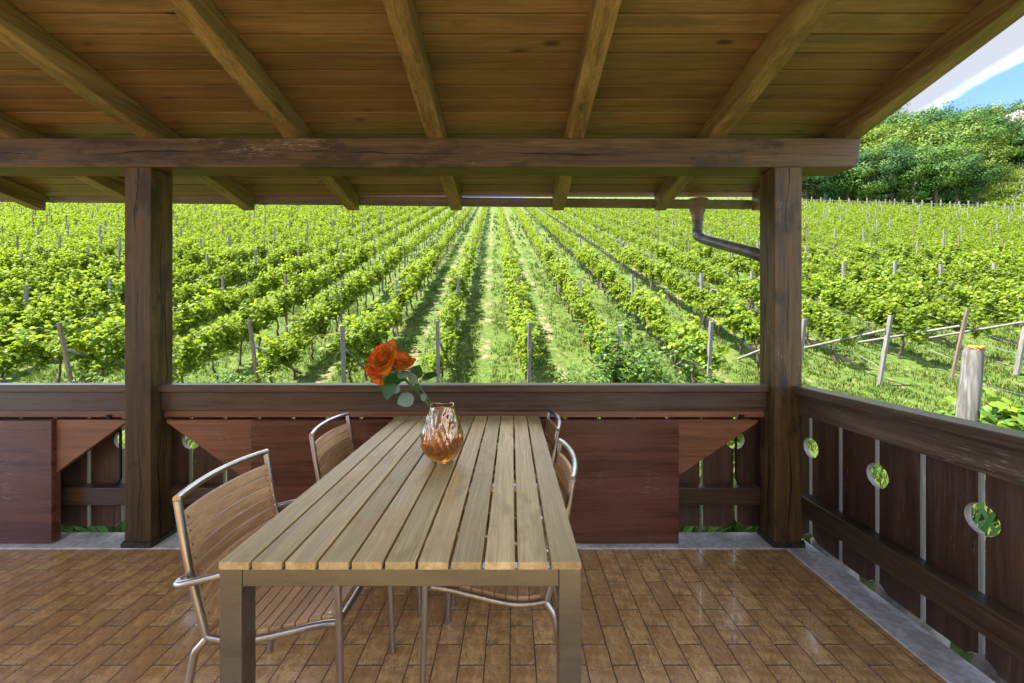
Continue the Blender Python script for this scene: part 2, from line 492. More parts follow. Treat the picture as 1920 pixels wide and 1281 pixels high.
def ground_mat():
    t = NT('vineyard_ground')
    co = t.coords('Object')
    x = t.n('ShaderNodeSeparateXYZ'); t.l(co, x.inputs[0])
    # across-lane coordinate: 0 in a vine row, 0.5 in the middle of a lane
    lane = t.math('DIVIDE', t.math('SUBTRACT', t.math('ADD', x.outputs[0], t.math('MULTIPLY', t.math('SUBTRACT', x.outputs[1], 8.9), 0.0455)), 0.36), 2.0)
    fl = t.math('FRACT', t.math('ADD', lane, 40.0))
    wob = t.noise(co, 0.9, 3)
    fl = t.math('ADD', fl, t.math('MULTIPLY', t.math('SUBTRACT', wob, 0.5), 0.28))
    dm = t.math('ABSOLUTE', t.math('SUBTRACT', fl, 0.5))
    n1 = t.noise(co, 1.1, 5, 0.65)
    n2 = t.noise(co, 7.0, 5, 0.65)
    n3 = t.noise(co, 38.0, 4, 0.65)
    g = t.mix(t.smooth(n2, 0.35, 0.68), (0.045, 0.082, 0.011), (0.098, 0.145, 0.02))
    g = t.mix(t.smooth(n1, 0.5, 0.7, 0, 0.5), g, (0.17, 0.18, 0.05))
    g = t.mix(t.smooth(n3, 0.5, 0.72, 0, 0.6), g, (0.05, 0.085, 0.016))
    soil = t.mix(t.smooth(n3, 0.3, 0.7), (0.16, 0.105, 0.065), (0.32, 0.22, 0.145))
    tr = t.math('MULTIPLY', t.smooth(dm, 0.02, 0.12, 1, 0), t.smooth(t.math('ADD', n1, t.math('MULTIPLY', n2, 0.6)), 0.77, 0.97))
    spots = t.math('MULTIPLY', t.smooth(n2, 0.60, 0.70), t.smooth(n1, 0.46, 0.6))
    infield = t.smooth(x.outputs[1], 68, 76, 1, 0)
    s = t.math('MULTIPLY', t.math('MAXIMUM', tr, t.math('MULTIPLY', spots, 0.8)), infield)
    c = t.mix(s, g, soil)
    nrm = t.bump(t.math('ADD', n3, t.math('MULTIPLY', n2, 2.0)), 0.7, 0.05)
    return t.done(t.principled(c, 0.9, 0, nrm, 0.2))


M['floor'] = floor_mat()
M['ground'] = ground_mat()


# ------------------------------------------------------------------ terrain
def softplus(x, k):
    return k * np.logaddexp(0.0, x / k)


def ground(X, Y):
    X = np.asarray(X, dtype=float); Y = np.asarray(Y, dtype=float)
    t = (X + Y - 114.0) / math.sqrt(2)
    tp = softplus(t, 1.5)
    Yp = Y - np.where(X > 8, tp / math.sqrt(2), 0.0)
    Yc = np.where(Yp > 75, 75 + (Yp - 75) * 0.6, Yp)
    pl = -3.7 + 0.364 * Yc
    z = -0.42 + softplus(pl + 0.42, 0.12)
    hill = 0.44 * np.minimum(tp, 84) + 0.06 * np.maximum(tp - 84, 0)
    z = z + np.where(X > 8, hill, 0.0)
    near = np.exp(-((X / 60) ** 2 + (Y / 60) ** 2))
    z = z + near * 0.03 * (np.sin(X * 1.7 + 1.3 * np.sin(Y * .9)) * np.cos(Y * 1.3 + X * .4))
    return z


def gz(x, y):
    return float(ground(x, y))


ys = np.concatenate([np.arange(-120, -4, 8.0), np.arange(-4, 16, 0.3), np.arange(16, 84, 1.5), np.arange(84, 420, 7.0)])
xs = np.concatenate([np.arange(-300, -40, 10.0), np.arange(-40, 34, 0.8), np.arange(34, 150, 2.5), np.arange(150, 420, 9.0)])
GX, GY = np.meshgrid(xs, ys)
GZ = ground(GX, GY)
# the ground stays below the terrace slab
GZ = np.where((GX > -9) & (GX < 1.75) & (GY > -4) & (GY < 2.5), np.minimum(GZ, -0.5), GZ)
nx, ny = len(xs), len(ys)
idx = np.arange(nx * ny).reshape(ny, nx)
Fq = np.stack([idx[:-1, :-1], idx[:-1, 1:], idx[1:, 1:], idx[1:, :-1]], -1).reshape(-1, 4)
go = link_mesh('ground', np_mesh('ground', np.stack([GX, GY, GZ], -1).reshape(-1, 3), Fq, True), M['ground'])
tag(go, kind='structure')

# ------------------------------------------------------------------ terrace floor and kerb
fl = MB(); fl.box(-8.0, 1.622, -3.0, 2.356, -0.4, 0.0)
tag(fl.build('floor', M['floor']), kind='structure')
kb = MB()
kb.prism([(-8, 2.356, -0.4), (1.622, 2.356, -0.4), (1.622, -3, -0.4), (1.798, -3, -0.4), (1.798, 2.54, -0.4), (-8, 2.54, -0.4)], (0, 0, 0.405))
tag(kb.build('kerb', M['concrete'], bevel=0.006), kind='structure')

# ------------------------------------------------------------------ porch roof on its posts
SL, ZB, YB = 0.19, 2.436, 2.36           # rafter slope, height of the rafter undersides over the beam front
def rz(y): return ZB - SL * (y - YB)
porch = empty('porch_roof', (-2.2, 2.43, 0))
tag(porch, 'brown timber porch roof on two square posts above the tiled terrace', 'porch roof')
PO = porch.location
YT, YBK = 3.28, -0.9
for x0 in (-3.93, -3.06, -2.211, -1.352, -0.505, 0.331, 1.169, 1.974):
    m = MB()
    m.prism([(x0, YBK, rz(YBK)), (x0, YT, rz(YT)), (x0, YT, rz(YT) + 0.125), (x0, YBK, rz(YBK) + 0.125)], (0.095, 0, 0))
    ro = m.build('rafter', M['rafter'], porch, 0.004, off=PO)
m = MB()
yy = 3.30
rng = random.Random(5)
offy = 2.521 + 0.003
ks = [offy + 0.099 * k for k in range(-45, 9)]
for a, b in zip(ks[:-1], ks[1:]):
    if b > 3.33 or a < YBK: continue
    a2, b2 = a + 0.0046, b - 0.0046
    za, zb_ = rz(a2) + 0.127, rz(b2) + 0.127
    c = 0.0016
    x0, x1 = -8.0, 2.064
    # each board has chamfered lower arrises so that the joints read as V grooves
    prof = [(a2, za + c), (a2 + c, rz(a2 + c) + 0.127), (b2 - c, rz(b2 - c) + 0.127), (b2, zb_ + c), (b2, zb_ + 0.022), (a2, za + 0.022)]
    # boards butt at random joints along the roof
    m.prism([(x0, p[0], p[1]) for p in prof], (x1 - x0, 0, 0))
m.build('ceiling_planking', M['ceiling'], porch, off=PO)
m = MB()
m.prism([(-8.0, YBK - .1, rz(YBK - .1) + 0.152), (-8.0, 3.32, rz(3.32) + 0.152), (-8.0, 3.32, rz(3.32) + 0.20), (-8.0, YBK - .1, rz(YBK - .1) + 0.20)], (10.09, 0, 0))
m.build('roof_covering', M['rooftile'], porch, off=PO)
# main beam with its sloping right end
m = MB()
m.add([(-8, 2.36, 2.263), (-8, 2.515, 2.263), (-8, 2.515, 2.434), (-8, 2.36, 2.434),
       (2.040, 2.36, 2.263), (2.040, 2.515, 2.263), (2.070, 2.515, 2.434), (2.070, 2.36, 2.434),],
      [(0, 3, 2, 1)[::-1], (4, 5, 6, 7), (0, 4, 7, 3), (1, 2, 6, 5), (3, 7, 6, 2), (0, 1, 5, 4)])
bo = m.build('beam', M['beam'], porch, 0.005, off=(0, 0, 0)); bo.location = -PO
for x0, x1, y1 in ((-2.296, -2.141, 2.516), (1.556, 1.718, 2.505)):
    m = MB(); xc = (x0 + x1) / 2
    m.box(x0 - xc, x1 - xc, 2.36 - 2.36, y1 - 2.36, 0.03, 2.262)
    po = m.build('post', M['post'], porch, 0.005)
    po.location = Vector((xc, 2.36, 0)) - PO
    # ragged sheet wrapped round the foot
    m = MB(); e = 0.012
    ring = []
    w = (x1 - x0) / 2 + e; d0, d1 = -e, y1 - 2.36 + e
    per = [(-w, d0), (w, d0), (w, d1), (-w, d1)]
    pts = []
    for (ax, ay), (bx, by) in zip(per, per[1:] + per[:1]):
        n = 10
        for k in range(n):
            t = k / n
            pts.append((ax + (bx - ax) * t, ay + (by - ay) * t, 0.036 + 0.011 * (k % 2) + 0.004 * math.sin(7 * t + ax * 9)))
    n = len(pts)
    m.add([(p[0], p[1], 0.011) for p in pts] + pts, [(i, (i + 1) % n, n + (i + 1) % n, n + i) for i in range(n)])
    m.add([(p[0] * .93, p[1] * .98 + .001, p[2] - .006) for p in pts], [tuple(range(n))])
    fo = m.build('base_flashing', M['flash'], po)
# gutter: half round trough behind the rafter tails
m = MB()
gc, gr = Vector((0, 3.350, 2.352)), 0.058
def gfall(x): return (2.0 - x) * 0.0098        # the gutter falls towards the downpipe
def trough(m, x0, x1, r, t=0.003):
    A = [math.pi + math.pi * k / 14 for k in range(15)]
    pts = [(gc.y + r * math.cos(a), gc.z + r * math.sin(a)) for a in A] + [(gc.y + (r - t) * math.cos(a), gc.z + (r - t) * math.sin(a)) for a in A[::-1]]
    m.prism([(x0, p[0], p[1] + gfall(x0)) for p in pts], (x1 - x0, 0, gfall(x1) - gfall(x0)))
trough(m, -8.0, 2.06, gr)
m.tube([(-8, gc.y + gr, gc.z + .004 + gfall(-8)), (2.06, gc.y + gr, gc.z + .004 + gfall(2.06))], 0.008, 8)
gu = m.build('gutter', M['gutter'], porch, off=PO)
for xj in (-3.87, -2.09, 1.145, 1.945):
    m = MB(); trough(m, xj - 0.014, xj + 0.014, gr + 0.004, 0.006)
    m.build('gutter_joint', M['gutter'], gu)
    gu.children[-1].location = -PO
# hopper and downpipe
hx = (1308 - U0) * 3.35 / F
m = MB()
rings = [(2.375, 0.088, 0.062), (2.345, 0.086, 0.062), (2.285, 0.062, 0.056), (2.24, 0.046, 0.046), (2.20, 0.045, 0.045)]
n = 16; vs = []
for z, rx, ry in rings:
    vs += [(hx + rx * math.cos(2 * math.pi * j / n), 3.35 + ry * math.sin(2 * math.pi * j / n) * 1.06, z) for j in range(n)]
m.add(vs, [(i * n + j, i * n + (j + 1) % n, (i + 1) * n + (j + 1) % n, (i + 1) * n + j) for i in range(len(rings) - 1) for j in range(n)], 0, True)
hp = m.build('hopper', M['copper'], porch, off=PO)
m = MB()
pa = P(1312, 447, 3.33); pb = P(1418, 476, 2.72)
path = [Vector((hx, 3.35, 2.22)), Vector((hx, 3.35, 2.12))] + smooth_path([Vector((hx, 3.35, 2.09)), pa + Vector((-.012, 0, 0.02)), pa + (pb - pa) * .12], 5) + \
       smooth_path([pa + (pb - pa) * .9, pb, pb + Vector((0.045, -0.04, -0.05)), pb + Vector((0.055, -.05, -0.13))], 5)
path.append(Vector((path[-1].x, path[-1].y, -0.45)))
m.tube(path, 0.040, 14)
m.build('downpipe', M['pipe'], porch, off=PO)

# the house behind the terrace (behind the camera): pale plaster, a door and a window
hw = empty('house_wall', (-2.5, -3.5, 0))
tag(hw, 'cream plastered house wall closing the back of the terrace', 'house wall')
m = MB(); m.box(-8, 1.75, -3.25, -3.0, -.4, 3.0); m.build('wall', M['plaster'], hw, off=hw.location)
m = MB(); m.box(-3.4, -2.4, -2.998, -2.96, 0.002, 2.1); m.box(-3.5, -3.4, -2.998, -2.94, 0.002, 2.2); m.box(-2.4, -2.3, -2.998, -2.94, 0.002, 2.2); m.box(-3.4, -2.4, -2.998, -2.94, 2.1, 2.2)
m.build('door', M['rail_x'], hw, off=hw.location)

# ------------------------------------------------------------------ railings
GAPP, R_H = 0.2187, 0.060
def arc(c, z, r, a0, a1, n=9):
    return [(c + r * math.cos(a0 + (a1 - a0) * k / n), z + r * math.sin(a0 + (a1 - a0) * k / n)) for k in range(n + 1)]


def board_outline(g0, g1, hole0, hole1, zb, zt, gap=0.023):
    """upright board between gap centres g0 and g1; round holes are cut where a gap carries them"""
    a, b = g0 + gap / 2, g1 - gap / 2
    pts = []
    if hole0:
        th = math.acos((gap / 2) / R_H); t2 = math.asin(min(1, zb / R_H))
        q = arc(g0, 0.0, R_H, t2, th)
        pts += q
        pts += arc(g0, 0.585, R_H, -th, th)[0:]
        left = pts
        pts = [(q[0][0], zb)] + left
        pts.append((a, zt))
    else:
        pts = [(a, zb), (a, zt)]
    pts.append((b, zt))
    if hole1:
        th = math.acos((gap / 2) / R_H); t2 = math.asin(min(1, zb / R_H))
        q = arc(g1, 0.585, R_H, math.pi - th, math.pi + th)
        pts += q
        q = arc(g1, 0.0, R_H, math.pi - th, math.pi - t2)
        pts += q
    else:
        pts.append((b, zb))
    out = []
    for p in pts:
        if not out or (abs(p[0] - out[-1][0]) + abs(p[1] - out[-1][1])) > 1e-5: out.append(p)
    return out


def back_railing(x0, x1, label):
    t = empty('railing', ((x0 + x1) / 2, 2.5, 0)); O = t.location
    tag(t, label, 'railing', 'dark timber railings round the terrace')
    m = MB(); m.box(x0, x1, 2.400, 2.488, 0.920, 0.964); m.build('handrail', M['rail_x'], t, 0.004, off=O)
    m = MB(); m.box(x0, x1, 2.428, 2.472, 0.803, 0.917); m.build('fascia_board', M['rail_x'], t, 0.003, off=O)
    m = MB(); m.box(x0, x1, 2.487, 2.559, 0.198, 0.308); m.build('mid_rail', M['rail_x'], t, 0.004, off=O)
    m = MB(); m.box(x0, x1, 2.452, 2.476, 0.757, 0.800); m.build('batten', M['bracket'], t, 0.002, off=O)
    k0 = int(math.floor((x0 - 1.436) / GAPP)) - 1
    for k in range(k0, k0 + 60):
        g0, g1 = 1.436 + k * GAPP, 1.436 + (k + 1) * GAPP
        a, b = g0, g1
        if b <= x0 + 0.03 or a >= x1 - 0.03: continue
        h0, h1 = (k % 2 == 0), ((k + 1) % 2 == 0)
        pl = board_outline(g0, g1, h0, h1, 0.03, 0.90)
        lo, hi = x0 - .07, x1 + .07
        pl = [(min(max(p[0], lo), hi), p[1]) for p in pl]
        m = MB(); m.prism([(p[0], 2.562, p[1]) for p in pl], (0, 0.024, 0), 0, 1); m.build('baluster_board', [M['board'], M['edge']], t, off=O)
    return t


back_railing(-2.139, 1.554, 'long dark railing behind the table, between the two posts')
back_railing(-6.0, -2.298, 'dark railing running left from the left post, with one gap open')
t = empty('railing', (1.78, 1.0, 0)); O = t.location
tag(t, 'dark side railing with round cut-outs running along the right edge', 'railing', 'dark timber railings round the terrace')
m = MB(); m.box(1.665, 1.760, -2.5, 2.358, 0.922, 0.966); m.build('handrail', M['rail_y'], t, 0.004, off=O)
m = MB(); m.box(1.698, 1.745, -2.5, 2.358, 0.795, 0.919); m.build('fascia_board', M['rail_y'], t, 0.003, off=O)
m = MB(); m.box(1.722, 1.799, -2.5, 2.40, 0.195, 0.308); m.build('mid_rail', M['rail_y'], t, 0.004, off=O)
for k in range(-14, 2):
    g0, g1 = 2.414 - 0.011 + k * 0.2187, 2.414 - 0.011 + (k + 1) * 0.2187
    pl = board_outline(g0, g1, k % 2 == 0, (k + 1) % 2 == 0, 0.03, 0.90)
    pl = [(min(p[0], 2.56), p[1]) for p in pl]
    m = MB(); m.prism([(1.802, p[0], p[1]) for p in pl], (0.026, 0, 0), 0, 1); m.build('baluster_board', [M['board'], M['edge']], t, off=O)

# flat fold-down boards held on triangular brackets against the railing
def folded_panel(x0, x1, tris, label):
    t = empty('folded_table_panel', ((x0 + x1) / 2, 2.42, 0)); O = t.location
    tag(t, label, 'panel', 'reddish boards folded down against the railing')
    m = MB(); m.box(x0, x1, 2.395, 2.446, 0.012, 0.750); m.build('board', M['panel'], t, 0.003, off=O)
    for (xa, xb, zl) in tris:        # xa beside the board, xb the thin tip
        s = 1 if xb > xa else -1
        m = MB(); m.prism([(xa + s * .002, 2.418, 0.748), (xb, 2.418, 0.748), (xb, 2.418, 0.735), (xa + s * .002, 2.418, zl)], (0, 0.030, 0))
        b = m.build('bracket', M['bracket'], t, 0.002, off=O)
        if s > 0 and xa > 0: b['label'] = 'bracket with pale scuffed grain'
    return t


folded_panel(-1.571, 1.0035, [(-1.571, -2.10, 0.36), (1.0035, 1.495, 0.405)], 'wide reddish brown board behind the table, folded down against the railing')
folded_panel(-5.2, -2.768, [(-2.768, -2.345, 0.43)], 'reddish brown board left of the left post, cut by the photo edge')
# little clips under the fascia and the black stay beside each post
for u, lab in ((1390, 'small black clip under the railing near the right post'), (205, 'small black clip under the railing left of the left post')):
    p = P(u, 779, 2.45)
    m = MB(); m.box(p.x - .014, p.x + .014, 2.444, 2.4515, 0.752, 0.775); m.box(p.x - .006, p.x + .006, 2.438, 2.4435, 0.757, 0.770)
    tag(m.build('clip', M['iron']), lab, 'clip', 'clips on the railing batten')
for u, s, lab in ((1380, 1, 'thin black iron stay in the round hole beside the right post'), (226, -1, 'thin black iron stay in the hole beside the left post')):
    x = (u - U0) * 2.53 / F
    m = MB()
    m.tube([(x, 2.53, 0.66), (x, 2.53, 0.35), (x + s * .012, 2.52, 0.32), (x + s * .075, 2.495, 0.3125)], 0.008, 6)
    tag(m.build('iron_stay', M['iron']), lab, 'stay', 'iron stays of the folded boards')

# ------------------------------------------------------------------ table
TX0, TX1, TY0, TY1, TZ = -0.682, 0.161, 0.925, 2.375, 0.784
tb = empty('dining_table', ((TX0 + TX1) / 2, (TY0 + TY1) / 2, 0)); O = tb.location
tag(tb, 'long weathered teak slatted dining table with steel frame and legs', 'table')
m = MB()
pitch = (TX1 - TX0 + 0.0075) / 11
for i in range(11):
    x0 = TX0 + i * pitch
    m.box(x0, x0 + pitch - 0.0075, TY0, TY1, TZ - 0.019, TZ)
m.build('tabletop', M['teak'], tb, 0.0028, 3, off=O)
fi = 0.004
fx0, fx1, fy0, fy1, fz0, fz1 = TX0 - 0.002, TX1 + 0.001, TY0 + 0.006, TY1 - 0.01, TZ - 0.062, TZ - 0.0195
LG = 0.052
for x0 in (fx0, fx1 - LG):
    for y0 in (fy0, fy1 - LG):
        m = MB(); m.box(x0, x0 + LG, y0, y0 + LG, 0.004, fz1); m.box(x0 - .001, x0 + LG + .001, y0 - .001, y0 + LG + .001, 0.0005, 0.0038)
        m.build('leg', M['steel_t'], tb, 0.0025, off=O)
for y0 in (fy0 + 0.001, fy1 - 0.03):
    m = MB(); m.box(fx0 + LG + .0005, fx1 - LG - .0005, y0, y0 + 0.028, fz0, fz1 - .0005); m.build('apron', M['steel_t'], tb, 0.002, off=O)
for x0 in (fx0 + 0.002, fx1 - 0.03):
    m = MB(); m.box(x0, x0 + 0.028, fy0 + LG + .0005, fy1 - LG - .0005, fz0, fz1 - .0005); m.build('apron', M['steel_t'], tb, 0.002, off=O)
for y0 in (1.40, 1.88):
    m = MB(); m.box(fx0 + .031, fx1 - .031, y0, y0 + .03, fz1 - 0.022, fz1 - .0005); m.build('cross_bar', M['steel_t'], tb, 0.002, off=O)

# ------------------------------------------------------------------ chairs
def make_chair():
    t = empty('armchair')
    r = 0.0108
    W = 0.212
    BT = [(0, .415), (-.022, .50), (-.048, .60), (-.068, .71), (-.085, .815)]
    def bx(z):
        for (xa, za), (xb, zb) in zip(BT[:-1], BT[1:]):
            if z <= zb: return xa + (xb - xa) * (z - za) / (zb - za)
        return BT[-1][0]
    m = MB()
    for s in (-1, 1):
        m.tube([(x, s * W, z) for x, z in BT], r, 12)
    top = [(-.0855 - .028 * (1 - (y / W) ** 2), y, .822 + .006 * (1 - (y / W) ** 2)) for y in np.linspace(-W - .004, W + .004, 13)]
    m.tube(top, r, 12)
    m.build('back_frame', M['steel'], t)
    # backrest slats, bowed backwards
    m = MB()
    for k in range(8):
        zc = 0.757 - k * 0.0412
        ya = np.linspace(-W + .006, W - .006, 11)
        h, th = 0.0168, 0.006
        vs = []
        for y in ya:
            bow = .030 * (1 - (y / W) ** 2)
            x = bx(zc) - bow + .003
            lean = -0.22
            for dx, dz in ((-th, -h), (th, -h), (th, h), (-th, h)):
                vs.append((x + dx + lean * dz, y, zc + dz))
        fs = [(0, 1, 2, 3)[::-1], tuple(4 * 10 + j for j in range(4))]
        for i in range(10):
            for j in range(4):
                fs.append((4 * i + j, 4 * i + (j + 1) % 4, 4 * i + 4 + (j + 1) % 4, 4 * i + 4 + j))
        m.add(vs, [tuple(reversed(f)) for f in fs])
        for s in (-1, 1):
            for sg in (1, -1):
                y = s * (W - .022)
                bow = .030 * (1 - (y / W) ** 2)
                m.disc((bx(zc) - bow + .003 + sg * (th + .0008), y, zc), (sg, 0, 0.2 * sg), 0.0042, 8, 1)
    m.build('backrest', [M['teak_c'], M['screw']], t)
    # seat rails
    SR = [(0, .415), (.06, .4045), (.13, .405), (.24, .428), (.33, .449), (.388, .456)]
    sp = smooth_path([(x, 0, z) for x, z in SR], 5)
    m = MB()
    for s in (-1, 1):
        m.tube([(p.x, s * W, p.z) for p in sp], r, 12)
    m.tube([(.388, y, .456 - .008 * (1 - (y / W) ** 2)) for y in np.linspace(-W, W, 9)], r, 12)
    m.build('seat_frame', M['steel'], t)
    m = MB()
    def sz(x):
        for a, b in zip(sp[:-1], sp[1:]):
            if a.x <= x <= b.x: return a.z + (b.z - a.z) * (x - a.x) / max(1e-6, b.x - a.x)
        return sp[-1].z
    n = 9
    for k in range(n):
        xc = .028 + k * (.352 / n) + .012
        hw = 0.0172
        z0, z1 = sz(xc - hw), sz(xc + hw)
        ya = np.linspace(-W + .012, W - .012, 7)
        vs = []
        for y in ya:
            dip = -.010 * (1 - (y / W) ** 2)
            vs += [(xc - hw, y, z0 + dip + .006), (xc + hw, y, z1 + dip + .006), (xc + hw, y, z1 + dip + .018), (xc - hw, y, z0 + dip + .018)]
        fs = [(0, 1, 2, 3)[::-1], tuple(4 * 6 + j for j in range(4))]
        for i in range(6):
            for j in range(4):
                fs.append((4 * i + j, 4 * i + (j + 1) % 4, 4 * i + 4 + (j + 1) % 4, 4 * i + 4 + j))
        m.add(vs, fs)
        for s in (-1, 1):
            y = s * (W - .026)
            m.disc((xc, y, (z0 + z1) / 2 + .0186 - .010 * (1 - (y / W) ** 2)), ((z0 - z1), 0, 2 * hw), 0.0045, 8, 1)
    m.build('seat', [M['teak_c'], M['screw']], t)
    for s in (-1, 1):
        m = MB()
        m.tube([(0.004, s * (W + .004), .413), (-.018, s * (W + .014), .388), (-.022, s * (W + .016), .378), (-.085, s * (W + .022), .012)], r * .98, 12)
        m.tube([(-.0848, s * (W + .022), .013), (-.087, s * (W + .022), .0005)], r * 1.12, 12)
        m.build('rear_leg', M['steel'], t)
        m = MB()
        arm = smooth_path([(.405, s * (W + .024), .30), (.398, s * (W + .026), .585), (.385, s * (W + .028), .632), (.345, s * (W + .030), .655),
                           (.20, s * (W + .034), .650), (.04, s * (W + .036), .612), (-.045, s * (W + .034), .592), (-.066, s * (W + .018), .588), (-.050, s * (W - .004), .592)], 6)
        m.tube([(.415, s * (W + .022), .012)] + arm, r * .98, 12)
        m.tube([(.4148, s * (W + .022), .013), (.4152, s * (W + .022), .0005)], r * 1.12, 12)
        m.tube([(.388, s * W, .456), (.4015, s * (W + .025), .456)], r * .9, 10)
        m.build('arm_and_front_leg', M['steel'], t)
    return t


ch = make_chair()
places = [(-0.90, 1.385, 0.0, 'teak and steel armchair nearest the camera, left of the table'),
          (-0.842, 2.045, R(1.5), 'teak and steel armchair at the far left side of the table'),
          (0.122, 1.535, R(178.5), 'teak and steel armchair at the near right side of the table'),
          (0.135, 2.128, R(180), 'far right teak and steel armchair, mostly hidden behind the tabletop')]
for i, (x, y, a, lab) in enumerate(places):
    c = ch if i == 0 else copy_tree(ch)
    c.location = (x, y, 0.0003); c.rotation_euler = (0, 0, a)
    tag(c, lab, 'chair', 'armchairs round the dining table')

# ------------------------------------------------------------------ vase and roses
def glass_mat():
    t = NT('amber_glass')
    g = t.principled((0.95, 0.63, 0.31), 0.02, 0, None, 0.5, 0.0, 1.0, 1.46)
    gl = t.t.nodes.new('ShaderNodeBsdfGlossy'); gl.inputs['Roughness'].default_value = 0.03
    gl.inputs['Color'].default_value = (0.95, 0.72, 0.50, 1)
    fr = t.t.nodes.new('ShaderNodeLayerWeight'); fr.inputs[0].default_value = 0.42
    mx = t.t.nodes.new('ShaderNodeMixShader')
    t.l(t.math('ADD', 0.10, t.math('MULTIPLY', fr.outputs['Facing'], 0.3)), mx.inputs[0])
    t.l(g, mx.inputs[1]); t.l(gl.outputs[0], mx.inputs[2])
    return t.done(mx.outputs[0])


def water_mat():
    t = NT('vase_water')
    return t.done(t.principled((0.86, 0.64, 0.30), 0.0, 0, None, 0.5, 0, 1.0, 1.33))


M['glass'] = glass_mat(); M['water'] = water_mat()
VB = Vector((-0.281, 1.600, TZ + 0.001))
vase = empty('flower_vase', VB)
tag(vase, 'crumpled amber glass vase standing on the teak table', 'vase')
prof = [(0.0, .036), (.006, .043), (.02, .055), (.04, .068), (.065, .079), (.085, .0825), (.105, .080), (.135, .072), (.165, .0625), (.195, .0535), (.215, .0485), (.226, .047)]
def vr(z):
    for (a, b), (c, d) in zip(prof[:-1], prof[1:]):
        if z <= c: return b + (d - b) * (z - a) / (c - a)
    return prof[-1][1]
def crump(th, z):
    a = math.sin(7 * th + 2.2 * math.sin(28 * z + 2 * th) + 9 * z)
    b = math.sin(11 * th - 34 * z + 1.5 * math.sin(3 * th))
    k = min(1.0, z / .03) * (1.0 if z < .2 else max(.25, 1 - (z - .2) / .03))
    return 1 + (0.085 * (abs(a) - .45) + .045 * (abs(b) - .4) + .012 * math.sin(17 * th + 40 * z)) * k
NZ, NTt = 46, 84
vs, fs = [], []
zz = [0.226 * i / (NZ - 1) for i in range(NZ)]
for shell in (0, 1):
    for z in zz:
        z2 = z if shell == 0 else max(z, .008)
        for j in range(NTt):
            th = 2 * math.pi * j / NTt
            rr = (vr(z2) - (.0035 if shell else 0)) * crump(th, z2)
            vs.append((rr * math.cos(th), rr * math.sin(th), z2 + (0.0 if z < .2 else .004 * math.sin(3 * th) * (z - .2) / .026)))
n = NZ * NTt
for i in range(NZ - 1):
    for j in range(NTt):
        a, b = i * NTt + j, i * NTt + (j + 1) % NTt
        fs.append((a, b, b + NTt, a + NTt))
        fs.append((n + a, n + a + NTt, n + b + NTt, n + b))
for j in range(NTt):
    a, b = (NZ - 1) * NTt + j, (NZ - 1) * NTt + (j + 1) % NTt
    fs.append((a, b, n + b, n + a))
m = MB(); m.add(vs, fs, 0, True)
m.add([vs[j] for j in range(NTt)], [tuple(range(NTt - 1, -1, -1))], 0)
m.add([vs[n + j] for j in range(NTt)], [tuple(range(NTt))], 0)
m.build('glass_body', M['glass'], vase)
m = MB(); vs = []; fs = []
zs = [.0085 + (.118 - .0085) * i / 16 for i in range(17)]
for z in zs:
    for j in range(NTt):
        th = 2 * math.pi * j / NTt
        rr = (vr(z) - .0032) * crump(th, z)
        vs.append((rr * math.cos(th), rr * math.sin(th), z))
for i in range(16):
    for j in range(NTt):
        a, b = i * NTt + j, i * NTt + (j + 1) % NTt
        fs.append((a, b, b + NTt, a + NTt))
m.add(vs, fs, 0, True)
m.add(vs[:NTt], [tuple(range(NTt - 1, -1, -1))]); m.add(vs[-NTt:], [tuple(range(NTt))])
m.build('water', M['water'], vase)


def petal_mat():
    t = NT('rose_petal')
    a = t.t.nodes.new('ShaderNodeAttribute'); a.attribute_name = 'tip'
    e = t.t.nodes.new('ShaderNodeAttribute'); e.attribute_name = 'edge'
    bf = t.t.nodes.new('ShaderNodeNewGeometry').outputs['Backfacing']
    nz = t.noise(t.coords('Object'), 60, 3)
    k = t.math('ADD', a.outputs['Fac'], t.math('MULTIPLY', t.math('SUBTRACT', nz, 0.5), 0.3))
    inner = t.mix(t.smooth(k, 0.55, 1.12), (0.72, 0.38, 0.015), (0.72, 0.16, 0.01))
    inner = t.mix(t.smooth(e.outputs['Fac'], 0.80, 1.0, 0, 0.8), inner, (0.60, 0.03, 0.012))
    outer = t.mix(t.smooth(k, 0.42, 0.95), (0.74, 0.52, 0.16), (0.70, 0.085, 0.02))
    col = t.mix(bf, inner, outer)
    p = t.principled(col, 0.5, 0, None, 0.25)
    tr = t.t.nodes.new('ShaderNodeBsdfTranslucent'); t.l(col, tr.inputs['Color'])
    mx = t.t.nodes.new('ShaderNodeMixShader'); mx.inputs[0].default_value = 0.38
    t.l(p, mx.inputs[1]); t.l(tr.outputs[0], mx.inputs[2])
    return t.done(mx.outputs[0])


M['petal'] = petal_mat()


